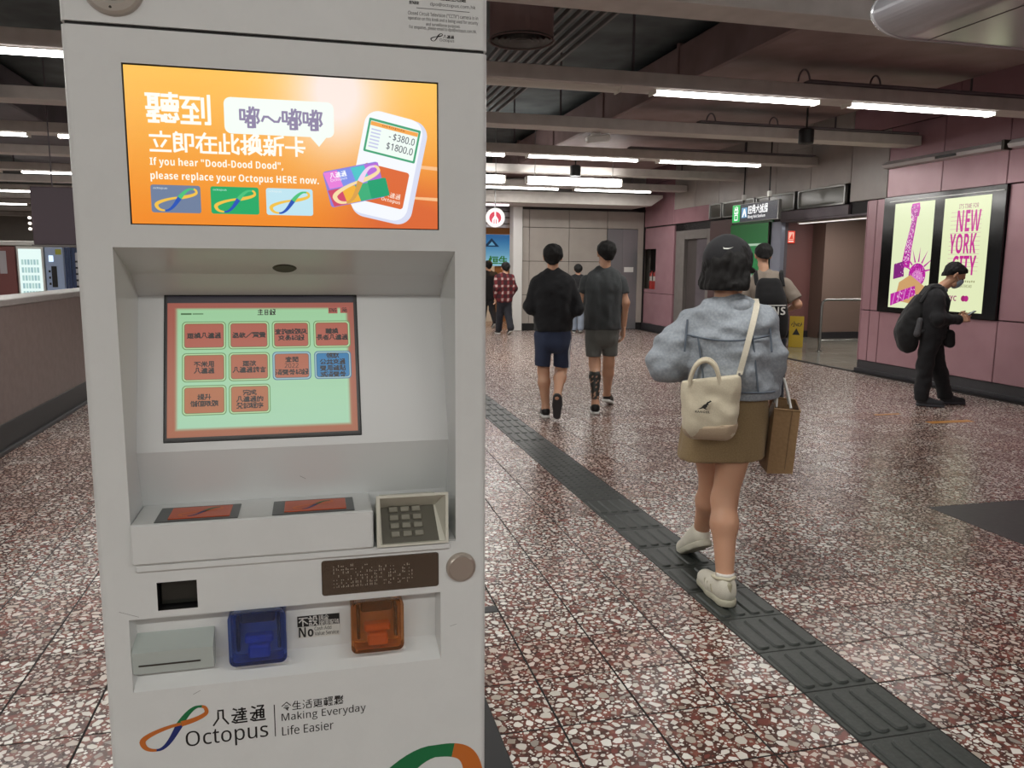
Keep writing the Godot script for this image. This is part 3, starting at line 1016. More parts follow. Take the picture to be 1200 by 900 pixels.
# ------------------------------------------------------------------ walls
func build_walls() -> void:
	var w := setting("wall_right", "pink enamel panel wall with dark plinth", "")
	part("backing", boxm(Vector3(7.86, 0.0, -10.17), Vector3(8.1, 4.0, 9.2)), M.gap, w)
	part("plinth", boxm(Vector3(7.84, 0.0, -10.2), Vector3(7.88, 0.165, 9.2), 0.003), M.granite, w)
	part("plinth_ledge", boxm(Vector3(7.79, 0.0, -10.2), Vector3(7.85, 0.05, 9.2), 0.004), M.granite, w)
	var g := 0.006
	var panel := func(y0: float, y1: float, z0: float, z1: float, m: Material) -> void:
		part("panel", boxm(Vector3(7.82, y0 + g, z0 + g), Vector3(7.86, y1 - g, z1 - g), 0.005), m, w)
	for a in [[-10.17, -9.98], [-9.98, -9.77], [-9.77, -7.74], [-7.74, -5.74], [-5.74, -3.74], [-3.74, -1.74], [-1.74, 0.26], [0.26, 2.26], [2.26, 5.2], [5.2, 9.2]]:
		panel.call(0.165, 0.905, a[0], a[1], M.pink)
		if a[0] != -9.77: panel.call(0.905, 2.475, a[0], a[1], M.pink)
	for k in 19: panel.call(2.475, 3.42, -9.8 + k, -8.8 + k, M.pink)
	panel.call(2.475, 3.42, -10.6, -9.8, M.upper)
	for k in 10: panel.call(3.42, 4.0, -10.6 + k * 2, -8.6 + k * 2, M.pink)
	part("end_face", boxm(Vector3(7.82, 0.165, -10.19), Vector3(8.1, 2.46, -10.17), 0.003), M.pink, w)
	# bulkhead over the passage mouth and beyond
	part("bulkhead", boxm(Vector3(7.86, 2.29, -18.2), Vector3(8.1, 4.0, -10.17)), M.gap, w)
	part("soffit", boxm(Vector3(7.82, 2.27, -12.4), Vector3(8.6, 2.3, -10.19), 0.004), M.ductdark, w)
	part("soffit_face", boxm(Vector3(7.81, 2.3, -12.4), Vector3(7.86, 2.45, -10.6), 0.004), M.ductdark, w)
	for k in 6:
		part("panel", boxm(Vector3(7.82, 2.76, -16.6 + k * 1.0 + g), Vector3(7.86, 3.42, -15.6 + k * 1.0 - g), 0.005), M.upper, w)
		part("panel", boxm(Vector3(7.82, 3.42 + g, -16.6 + k * 1.0 + g), Vector3(7.86, 4.0, -15.6 + k * 1.0 - g), 0.005), M.upper, w)
	part("panel", boxm(Vector3(7.82, 2.45, -18.2), Vector3(7.86, 3.42, -16.61), 0.005), M.pink, w)
	part("panel", boxm(Vector3(7.82, 2.45, -16.6), Vector3(7.86, 2.76, -14.95), 0.005), M.pink, w)
	part("panel", boxm(Vector3(7.82, 3.43, -18.2), Vector3(7.86, 4.0, -16.61), 0.005), M.pink, w)
	# glazed transom boxes
	var smoked := mat(col("55544e"), 0.15)
	for a in [[-14.9, -14.4], [-14.35, -13.2], [-13.15, -11.95], [-11.86, -10.65]]:
		part("transom_glass", boxm(Vector3(7.80, 2.48, a[0] + 0.03), Vector3(7.82, 2.73, a[1] - 0.03)), smoked, w)
		var fr := st_new()
		box_to(fr, Vector3(7.77, 2.725, a[0]), Vector3(7.83, 2.75, a[1]), 0.003)
		box_to(fr, Vector3(7.77, 2.455, a[0]), Vector3(7.83, 2.48, a[1]), 0.003)
		box_to(fr, Vector3(7.77, 2.455, a[0]), Vector3(7.83, 2.75, a[0] + 0.03), 0.003)
		box_to(fr, Vector3(7.77, 2.455, a[1] - 0.03), Vector3(7.83, 2.75, a[1]), 0.003)
		part("transom_frame", st_end(fr), M.steel, w)
	# far stretch: metal corner, dark brick pier, pink pier with niche
	part("metal_corner", boxm(Vector3(7.82, 0.0, -12.67), Vector3(7.9, 2.29, -12.36), 0.006), mat(col("8f93a2"), 0.3, 0.4), w)
	part("green_backing", boxm(Vector3(7.84, 0.0, -14.05), Vector3(7.9, 2.4, -12.67)), mat(col("1d5a30"), 0.4), w)
	var maroon := mottled(col("4a2a29"), 0.35, 0.12, 5.0, 0.6, 33)
	part("brick_pier", boxm(Vector3(7.83, 0.0, -14.92), Vector3(8.1, 2.42, -14.05)), maroon, w)
	part("pier_plinth", boxm(Vector3(7.81, 0.0, -14.92), Vector3(7.84, 0.16, -12.67)), M.granite, w)
	part("niche_back", boxm(Vector3(8.0, 0.0, -18.2), Vector3(8.1, 2.45, -16.55)), M.black, w)
	part("panel", boxm(Vector3(7.82, 0.9, -17.5), Vector3(8.0, 2.42, -16.56), 0.005), M.pink, w)
	part("panel", boxm(Vector3(7.82, 0.165, -17.5), Vector3(8.0, 0.89, -16.56), 0.005), M.pink, w)
	part("panel", boxm(Vector3(7.84, 0.165, -18.19), Vector3(8.0, 0.89, -17.51), 0.005), M.pink, w)
	part("panel", boxm(Vector3(7.84, 1.93, -18.19), Vector3(8.0, 2.42, -17.51), 0.005), M.pink, w)
	part("niche_floor", boxm(Vector3(7.84, 0.9, -18.19), Vector3(8.0, 0.99, -17.51), 0.004), M.pink, w)
	part("plinth", boxm(Vector3(7.8, 0.0, -18.2), Vector3(7.99, 0.165, -16.55), 0.003), M.granite, w)
	# service door
	var d := setting("door_1", "grey flush service door in a wide grey frame", "")
	part("frame", boxm(Vector3(7.86, 0.0, -16.54), Vector3(8.1, 2.42, -16.12), 0.004), mottled(col("77726f"), 0.04, 0.02, 1.0, 0.4, 34), d)
	part("frame", boxm(Vector3(7.86, 0.0, -15.1), Vector3(8.1, 2.42, -14.93), 0.004), mottled(col("77726f"), 0.04, 0.02, 1.0, 0.4, 34), d)
	part("frame_head", boxm(Vector3(7.86, 2.1, -16.12), Vector3(8.1, 2.42, -15.1), 0.004), mottled(col("77726f"), 0.04, 0.02, 1.0, 0.4, 34), d)
	part("leaf", boxm(Vector3(7.94, 0.01, -16.12), Vector3(8.0, 2.1, -15.1), 0.004), mat(col("4d4746"), 0.4), d)
	part("handle", tubem([Vector3(7.92, 1.0, -15.22), Vector3(7.92, 1.25, -15.22)], [0.014]), M.steel, d)
	# side passage
	var p := setting("wall_passage", "dark red mosaic and brown brick wall inside the side passage", "")
	part("mosaic_wall", boxm(Vector3(7.96, 0.0, -16.0), Vector3(10.65, 3.0, -15.6)), mottled(col("8a4844"), 0.45, 0.14, 2.5, 0.5, 35), p)
	part("brick_wall", boxm(Vector3(10.65, 0.0, -16.0), Vector3(13.2, 3.0, -15.15)), mottled(col("8f7062"), 0.35, 0.12, 2.5, 0.6, 36), p)
	part("skirting", boxm(Vector3(8.1, 0.0, -15.62), Vector3(10.65, 0.14, -15.58)), M.granite, p)
	part("skirting", boxm(Vector3(10.63, 0.0, -15.17), Vector3(13.2, 0.14, -15.13)), M.granite, p)
	part("near_wall", boxm(Vector3(8.1, 0.0, -10.2), Vector3(13.2, 3.0, -10.0)), M.cream, p)
	part("end_wall", boxm(Vector3(13.2, 0.0, -16.0), Vector3(13.4, 3.0, -10.0)), M.cream, p)
	part("passage_ceiling", boxm(Vector3(8.1, 2.6, -16.0), Vector3(13.2, 2.75, -10.0)), M.upper, p)
	part("return_wall", boxm(Vector3(7.9, 0.0, -15.6), Vector3(7.96, 2.6, -12.37)), M.ductdark, p)
	# back wall
	var b := setting("wall_back", "pale grey panel wall with black plinth at the end of the hall", "")
	var zb := -18.2
	part("backing", boxm(Vector3(4.66, 0.0, zb - 0.3), Vector3(7.86, 4.0, zb - 0.03)), M.gap, b)
	part("plinth", boxm(Vector3(4.66, 0.0, zb - 0.03), Vector3(6.88, 0.16, zb - 0.01)), M.black, b)
	var ys := [0.165, 0.84, 1.62, 2.4, 2.81]
	var xs := [4.78, 4.95, 5.92, 6.87]
	for i in 4:
		for j in 3:
			part("panel", boxm(Vector3(xs[j] + 0.005, ys[i] + 0.005, zb - 0.03), Vector3(xs[j + 1] - 0.005, ys[i + 1] - 0.005, zb), 0.004), M.cream, b)
	part("panel", boxm(Vector3(6.88, 2.405, zb - 0.03), Vector3(7.66, 2.805, zb), 0.004), M.cream, b)
	part("jamb", boxm(Vector3(7.66, 0.165, zb - 0.03), Vector3(7.8, 2.8, zb), 0.004), M.cream, b)
	part("top_rail", boxm(Vector3(4.7, 2.81, zb - 0.03), Vector3(7.84, 2.85, zb + 0.03), 0.003), M.black, b)
	var sf := st_new()
	prism_to(sf, PackedVector2Array([Vector2(3.2, 2.86), Vector2(7.45, 2.86), Vector2(7.72, 3.04), Vector2(7.72, 3.1), Vector2(3.2, 3.1)]), zb, -17.0)
	part("sloped_soffit", st_end(sf), M.beam, b)
	part("upper_face", boxm(Vector3(4.5, 3.1, zb - 0.3), Vector3(7.86, 4.0, zb)), M.upper, b)
	var lift := setting("door_2", "brushed steel lift door in the pale panel wall", "")
	for k in 2:
		part("leaf", boxm(Vector3(6.885 + k * 0.387, 0.01, zb - 0.02), Vector3(6.885 + k * 0.387 + 0.384, 2.395, zb - 0.005), 0.003), mat(col("8c8d90"), 0.25, 0.45), lift)
	part("notice", boxm(Vector3(7.32, 1.38, zb - 0.005), Vector3(7.56, 1.5, zb), 0.001), M.white, lift)
	# bank shop behind the white column
	var sh := setting("wall_shop", "bright shopfront opening beside the white column", "")
	part("column", boxm(Vector3(4.55, 0.0, zb - 0.3), Vector3(4.77, 2.9, zb + 0.06), 0.01), M.white, sh)
	part("back_panel", boxm(Vector3(3.4, 0.0, -21.7), Vector3(8.0, 3.0, -21.5)), mat(col("8f6a48"), 0.5), sh)
	part("shop_ceiling", boxm(Vector3(4.6, 2.75, -21.5), Vector3(8.0, 2.85, -18.5)), mat(col("b98a60"), 0.6), sh)
	part("lintel", boxm(Vector3(3.4, 2.4, -18.75), Vector3(4.6, 3.1, -18.65), 0.006), mat(col("a9a7ab"), 0.3, 0.5), sh)
	for k in 3: part("louvre", boxm(Vector3(3.4, 2.48 + k * 0.14, -18.64), Vector3(4.6, 2.5 + k * 0.14, -18.6)), M.darksteel, sh)
	part("side_wall", boxm(Vector3(7.9, 0.0, -21.5), Vector3(8.0, 2.85, -18.5)), M.cream, sh)
	# the rest of the shell, beyond the frame
	for a in [["wall_front", Vector3(-12.2, 0, 9.0), Vector3(8.1, 4.0, 9.2)], ["wall_left", Vector3(-12.2, 0, -36.5), Vector3(-12.0, 4.0, 9.2)], ["wall_far", Vector3(-12.2, 0, -36.5), Vector3(8.1, 4.0, -36.3)], ["wall_side", Vector3(8.1, 0, -36.3), Vector3(8.3, 4.0, -18.2)]]:
		var o := setting(a[0], "", "")
		part("face", boxm(a[1], a[2]), M.cream, o)

func build_left_side() -> void:
	# parapet round the stairwell
	var t := thing("parapet", "brown stone parapet wall with pale coping and black skirting", "parapet", Vector3(-2.54, 0, -8.5))
	part("wall_face", boxm(Vector3(-0.15, 0.0, -6.0), Vector3(0.15, 1.14, 6.0), 0.004), mottled(col("6f5e5a"), 0.06, 0.02, 1.5, 0.4, 41), t)
	part("coping", boxm(Vector3(-0.17, 1.14, -6.0), Vector3(0.165, 1.2, 6.0), 0.008), mottled(col("8d8784"), 0.05, 0.02, 1.5, 0.35, 42), t)
	part("skirting", boxm(Vector3(0.15, 0.0, -6.0), Vector3(0.162, 0.23, 6.0), 0.003), M.black, t)
	part("skirting_trim", boxm(Vector3(0.15, 0.0, -6.0), Vector3(0.185, 0.035, 6.0), 0.004), M.darkplate, t)
	# dark bulkhead hung from the beams
	var b := thing("hanging_bulkhead", "dark purple sheet metal bulkhead hung from the ceiling", "bulkhead", Vector3(-1.9, 1.69, -10.2))
	part("casing", boxm(Vector3(-1.07, 0.0, -0.2), Vector3(1.2, 0.63, 0.2), 0.006), mat(col("4b3d47"), 0.45), b)
	part("edge_trim", boxm(Vector3(-1.09, -0.02, -0.21), Vector3(1.2, 0.0, 0.21), 0.003), M.grey, b)
	for x in [-0.9, 0.9]:
		part("hanging_rod", tubem([Vector3(x, 0.63, 0), Vector3(x, 2.3, 0)], [0.007], 8), M.ductdark, b)
	for k in 3:
		part("spot", lathem([Vector2(0, 0), Vector2(0.016, 0), Vector2(0.016, 0.02), Vector2(0, 0.02)], Transform3D(Basis(Vector3.RIGHT, PI / 2), Vector3(-1.09, 0.17 + k * 0.06, 0.2)), 12), glow(col("fff4ea"), 1.5), b)
	# machines far behind the parapet
	var vend := thing("vending_machine", "white lit vending machine beyond the parapet", "vending machine", Vector3(-6.1, 0, -20.2))
	part("cabinet", boxm(Vector3(-0.27, 0.0, -0.7), Vector3(0.27, 1.86, 0.0), 0.01), M.white, vend)
	var vc := Canvas.new(128, 256, col("dff2ee"))
	for r in 5:
		for q in 6:
			vc.rect(Rect2(14 + q * 17, 40 + r * 30, 12, 20), col("a9c9c4").lerp(col("8fb0b8"), float((q * 7 + r * 3) % 5) / 5))
	for r in 3: vc.rect(Rect2(0, 190 + r * 18, 128, 4), col("9fc7bd"))
	part("lit_window", pic(0.46, 1.5), screen_mat(vc.done(), 0.95), vend, Vector3(-0.23, 0.3, 0.004))
	area_light(vend, Vector3(0, 1.05, 0.02), Vector3.BACK, 0.46, 1.4, 0.12, col("e6fbf6"))
	var atm := thing("ticket_machine", "pale blue ticket machine with dark panel beyond the parapet", "ticket machine", Vector3(-5.6, 0, -20.2))
	part("cabinet", boxm(Vector3(-0.2, 0.0, -0.6), Vector3(0.17, 1.86, 0.0), 0.01), mat(col("a3b6d6"), 0.3), atm)
	part("panel", boxm(Vector3(-0.08, 0.95, 0.0), Vector3(0.03, 1.42, 0.012), 0.003), M.black, atm)
	part("screen", boxm(Vector3(-0.12, 1.52, 0.0), Vector3(-0.03, 1.66, 0.012), 0.003), glow(col("cfe6ff"), 0.9), atm)
	for k in 3: part("button", boxm(Vector3(-0.14, 1.0 + k * 0.14, 0.0), Vector3(-0.1, 1.05 + k * 0.14, 0.012), 0.003), M.black, atm)
	part("sticker", boxm(Vector3(0.02, 1.68, 0.0), Vector3(0.14, 1.8, 0.003)), mat(col("a5a63a"), 0.5), atm)
	var cur := thing("folding_shutter", "dark blue pleated shutter beside the ticket machine", "shutter", Vector3(-5.3, 0, -20.25))
	for k in 6:
		part("pleat", boxm(Vector3(-0.1 + k * 0.045, 0.0, -0.03 if k % 2 else 0.0), Vector3(-0.06 + k * 0.045, 1.84, 0.02 if k % 2 else 0.05), 0.004), mat(col("2c3f66"), 0.4), cur)
	var lin := thing("shopfront_header", "white header strip above the far machines", "header", Vector3(-6.0, 1.88, -20.1))
	part("strip", boxm(Vector3(-2.6, 0.0, -0.3), Vector3(1.2, 0.09, 0.0), 0.008), M.white, lin)
	part("post", boxm(Vector3(-2.6, -1.88, -0.3), Vector3(-2.5, 0.0, -0.2)), M.white, lin)
	part("post", boxm(Vector3(1.1, -1.88, -0.3), Vector3(1.2, 0.0, -0.2)), M.white, lin)
	var rd := thing("red_panel_unit", "dull red wall unit beside the vending machine", "wall unit", Vector3(-6.75, 0, -20.25))
	part("panel", boxm(Vector3(-0.5, 0.0, -0.3), Vector3(0.34, 1.86, 0.0), 0.01), mat(col("7d4a48"), 0.4), rd)
	part("notice", boxm(Vector3(0.02, 1.25, 0.0), Vector3(0.16, 1.75, 0.006)), mat(col("b7b3b8"), 0.4), rd)
	var pl := thing("striped_pillar", "slim grey striped pillar beyond the parapet coping", "pillar", Vector3(-3.62, 0, -14.5))
	part("shaft", boxm(Vector3(-0.08, 0.0, -0.08), Vector3(0.14, 1.66, 0.08), 0.01), mat(col("a5a4a8"), 0.4), pl)
	for k in 5: part("stripe", boxm(Vector3(-0.084, 1.1 + k * 0.1, -0.084), Vector3(0.144, 1.13 + k * 0.1, 0.084)), M.black, pl)

# ------------------------------------------------------------------ the kiosk
func face_with_holes(s: SurfaceTool, x0: float, x1: float, y0: float, y1: float, holes: Array, z := 0.0) -> void:
	var xs := [x0, x1]
	var ys := [y0, y1]
	for h in holes:
		xs.append(h[0]); xs.append(h[2]); ys.append(h[1]); ys.append(h[3])
	xs.sort(); ys.sort()
	for i in xs.size() - 1:
		for j in ys.size() - 1:
			if xs[i + 1] - xs[i] < 1e-6 or ys[j + 1] - ys[j] < 1e-6: continue
			var cx: float = (xs[i] + xs[i + 1]) / 2
			var cy: float = (ys[j] + ys[j + 1]) / 2
			var open := false
			for h in holes:
				if cx > h[0] and cx < h[2] and cy > h[1] and cy < h[3]: open = true
			if not open: quad(s, Vector3(xs[i], ys[j + 1], z), Vector3(xs[i + 1], ys[j + 1], z), Vector3(xs[i + 1], ys[j], z), Vector3(xs[i], ys[j], z))

func cabinet_shell(s: SurfaceTool, x0: float, x1: float, y0: float, y1: float, depth: float, r: float, holes: Array) -> void:
	# front with openings, rounded upright edges, sides, back, top and bottom
	face_with_holes(s, x0 + r, x1 - r, y0, y1, holes)
	var out := PackedVector2Array()
	for k in 7:
		var a := PI / 2 * k / 6.0
		out.append(Vector2(x1 - r + sin(a) * r, -r + cos(a) * r))
	out.append(Vector2(x1, -depth))
	out.append(Vector2(x0, -depth))
	for k in 7:
		var a := PI / 2 * (6 - k) / 6.0
		out.append(Vector2(x0 + r - sin(a) * r, -r + cos(a) * r))
	for i in out.size() - 1:
		var a := out[i]
		var b := out[i + 1]
		quad(s, Vector3(a.x, y1, a.y), Vector3(b.x, y1, b.y), Vector3(b.x, y0, b.y), Vector3(a.x, y0, a.y))
	var ids := Geometry2D.triangulate_polygon(out)
	for y in [y0, y1]:
		for i in range(0, ids.size(), 3):
			tri(s, Vector3(out[ids[i]].x, y, out[ids[i]].y), Vector3(out[ids[i + 1]].x, y, out[ids[i + 1]].y), Vector3(out[ids[i + 2]].x, y, out[ids[i + 2]].y))

func well(s: SurfaceTool, h: Array, d: float, in_x := 0.0, in_y0 := 0.0, in_y1 := 0.0) -> void:
	# the four sides and the bottom of a sunk rectangle
	var a := [Vector3(h[0], h[1], 0), Vector3(h[2], h[1], 0), Vector3(h[2], h[3], 0), Vector3(h[0], h[3], 0)]
	var b := [Vector3(h[0] + in_x, h[1] + in_y0, -d), Vector3(h[2] - in_x, h[1] + in_y0, -d), Vector3(h[2] - in_x, h[3] - in_y1, -d), Vector3(h[0] + in_x, h[3] - in_y1, -d)]
	for i in 4:
		var j := (i + 1) % 4
		quad(s, a[i], a[j], b[j], b[i])
	quad(s, b[3], b[2], b[1], b[0])

func display_picture() -> ImageTexture:
	var c := Canvas.new(1024, 512, col("f0a030"))
	c.shade(func(x: float, y: float) -> Color:
		var a := col("fbc055").lerp(col("f08c2a"), clampf(y * 1.1 - 0.05, 0.0, 1.0))
		var glowing := exp(-(pow((x - 0.66) / 0.16, 2) + pow((y - 0.1) / 0.42, 2)))
		a = a.lerp(col("fbeae6"), clampf(glowing * 1.1, 0.0, 0.95))
		var red := exp(-(pow((x - 0.9) / 0.22, 2) + pow((y - 0.98) / 0.3, 2)))
		return a.lerp(col("d5603a"), clampf(red, 0.0, 0.8)), 128, 64)
	var stripe := col("f8bf8a")
	c.fill_poly(PackedVector2Array([Vector2(880, 282), Vector2(1024, 290), Vector2(1024, 303), Vector2(880, 292)]), stripe)
	c.fill_poly(PackedVector2Array([Vector2(860, 396), Vector2(1024, 400), Vector2(1024, 412), Vector2(860, 402)]), stripe)
	var W := col("fffdf2")
	c.polys(cjk_polys("聽到", Rect2(58, 82, 212, 96), 0.115), W)
	c.fill_poly(rrect(304, 84, 664, 204, 22), col("f1fbf2"))
	c.fill_poly(PackedVector2Array([Vector2(580, 200), Vector2(640, 200), Vector2(612, 236)]), col("f1fbf2"))
	c.polys(cjk_polys("嘟~嘟嘟", Rect2(352, 112, 276, 70), 0.115), col("8a7fa0"))
	c.polys(cjk_polys("立即在此換新卡", Rect2(64, 206, 504, 66), 0.125), W)
	c.polys(latin_polys("If you hear \"Dood-Dood Dood\",", Rect2(64, 292, 426, 34), true), W)
	c.polys(latin_polys("please replace your Octopus HERE now.", Rect2(64, 338, 544, 34), true), W)
	var k := 0
	for cc in ["6f7f9c", "26a866", "bfe3ee"]:
		var x: float = [62, 250, 430][k]
		c.fill_poly(rrect(x, 382, x + 156, 474, 8), col(cc))
		var lp := loop_polys(Rect2(x + 12, 392, 134, 76))
		c.polys(lp[0], col("f2c04a")); c.polys(lp[1], col("4cc07a")); c.polys(lp[2], col("2a55b5"))
		c.polys(latin_polys("octopus", Rect2(x + 8, 390, 44, 8)), col("e9f2f2"))
		k += 1
	# card reader drawn on the picture
	var ctr := Vector2(856, 290)
	var R := func(ps: Array) -> Array: return rot_polys(ps, Vector2(850, 300), 12.0)
	c.polys(R.call([rrect(744, 116, 962, 488, 52, 8)]), col("d8dcf0"))
	c.polys(R.call([rrect(738, 114, 944, 478, 50, 8)]), col("f3f6fc"))
	c.polys(R.call([rrect(752, 144, 936, 262, 4)]), col("3f9f72"))
	c.polys(R.call([rrect(759, 152, 929, 255, 2)]), col("eefaf2"))
	c.polys(R.call([rrect(760, 154, 928, 168, 1)]), col("f2a44a"))
	c.polys(R.call(latin_polys("octopus", Rect2(800, 156, 80, 9))), col("a04a20"))
	for i in 6: c.polys(R.call([rrect(766, 178 + i * 12, 800, 183 + i * 12, 1)]), col("c4c6e6"))
	c.polys(R.call(latin_polys("- $380.0", Rect2(830, 176, 92, 27))), col("3a3a4a"))
	c.polys(R.call(latin_polys("$1800.0", Rect2(828, 211, 94, 27))), col("3a3a4a"))
	c.polys(R.call([rrect(766, 300, 926, 432, 10)]), col("dc6a38"))
	c.polys(R.call(latin_polys("Octopus", Rect2(846, 404, 68, 16), true)), col("f8e4d8"))
	c.polys(R.call(cjk_polys("八達通", Rect2(852, 382, 60, 18))), col("fbeae0"))
	# the coloured card in front of it
	var K := func(ps: Array) -> Array: return rot_polys(ps, Vector2(720, 360), -13.0)
	c.polys(K.call([rrect(632, 300, 828, 426, 10)]), col("8f80d8"))
	var cols := ["e77fd8", "7f90e6", "4fc4c8", "b56ad8", "d04a6a", "f2b23c", "3fae7a", "4f6fd0"]
	for i in 8:
		var a := Vector2(634 + (i % 4) * 48, 304 + (i / 4) * 62)
		c.polys(K.call([PackedVector2Array([a, a + Vector2(50, 0), a + Vector2(62 if i % 4 < 3 else 46, 58), a + Vector2(8, 58)])]), col(cols[i]))
	c.polys(K.call([rrect(776, 360, 842, 424, 6)]), col("22a070"))
	var lp2 := loop_polys(Rect2(648, 312, 180, 108))
	c.polys(K.call(lp2[0]), col("f6dca8")); c.polys(K.call(lp2[1]), col("efd0f0")); c.polys(K.call(lp2[2]), col("d9a04e"))
	c.polys(K.call(cjk_polys("八達通", Rect2(652, 310, 60, 18), 0.13)), Color.WHITE)
	c.polys(K.call(latin_polys("Octopus", Rect2(652, 330, 58, 12))), Color.WHITE)
	return c.done()

func touch_picture() -> ImageTexture:
	var w := 1040
	var h := 800
	var c := Canvas.new(w, h, col("b9e6b4"), 1.0)
	c.shade(func(x: float, y: float) -> Color:
		var e := minf(minf((x - 0.012) / 0.055, (0.99 - x) / 0.05), minf((y - 0.055) / 0.045, (0.985 - y) / 0.07))
		var edge := col("a8584a").lerp(col("b06a4a"), y)
		var g := col("a6dca6").lerp(col("b2e2bf"), y)
		return edge.lerp(g, smoothstep(0.55, 1.0, e)), 104, 80)
	c.rect(Rect2(0, 0, w, 40), col("221f28"))
	c.rect(Rect2(0, 0, 10, h), col("0c0a0a")); c.rect(Rect2(w - 12, 0, 12, h), col("0c0a0a")); c.rect(Rect2(0, h - 14, w, 14), col("120a08"))
	var ink := col("140a09")
	c.rect(Rect2(80, 98, 56, 9), col("3c6a3c")); c.rect(Rect2(142, 99, 56, 7), col("5c8a5c"))
	c.polys(cjk_polys("主目錄", Rect2(488, 78, 100, 32), 0.14), ink)
	c.rect(Rect2(884, 64, 52, 40), col("b05a4c")); c.rect(Rect2(952, 62, 50, 40), col("b05a4c"))
	c.polys(latin_polys("ENG", Rect2(890, 73, 40, 22), true), ink)
	c.polys(cjk_polys("簡", Rect2(962, 70, 28, 26), 0.12), ink)
	var cx := [86, 330, 566, 796]
	var cw := [232, 222, 212, 208]
	var rows := [[146, 160], [324, 162], [504, 166]]
	var texts := [[["更換八達通"], ["退款/買賣"], ["查詢餘額及", "交易紀錄"], ["轉換", "長者八達通"]], [["不常用", "八達通"], ["更改", "八達通語言"], ["查閱", "2022", "消費券紀錄"], ["領取", "公共交通", "費用補貼", "或消費券"]], [["提升", "儲值限額"], ["完成", "八達通的", "登記程序"]]]
	for r in 3:
		for q in texts[r].size():
			var x: float = cx[q]
			var y: float = rows[r][0]
			var x1: float = x + cw[q]
			var y1: float = y + rows[r][1]
			var blue: bool = r == 1 and q >= 2
			c.fill_poly(rrect(x, y, x1, y1, 22), col("4f7f9a") if blue else col("6c9c64"))
			c.fill_poly(rrect(x + 5, y + 5, x1 - 5, y1 - 5, 19), col("a9ccd6") if blue else col("c4e4ac"))
			c.fill_poly(rrect(x + 11, y + 11, x1 - 11, y1 - 11, 15), col("3a6470") if blue else col("5c7a4c"))
			c.fill_poly(rrect(x + 14, y + 14, x1 - 14, y1 - 14, 13), col("1f7cb4") if r == 1 and q == 3 else col("b75f4c").lerp(col("ba7048"), r * 0.5))
			var n: int = texts[r][q].size()
			var lh := 36.0
			var top := (y + y1) / 2 - n * lh / 2
			for i in n:
				var t: String = texts[r][q][i]
				var wide := t.length() * 36.0
				var rc := Rect2((x + x1) / 2 - wide / 2, top + i * lh + 3, wide, 29)
				if t == "2022": c.polys(latin_polys(t, Rect2((x + x1) / 2 - 40, top + i * lh + 4, 76, 27)), ink)
				else: c.polys(cjk_polys(t, rc, 0.17), ink)
	c.img.resize(w / 2 * 2, h / 2 * 2)
	return ImageTexture.create_from_image(c.img)

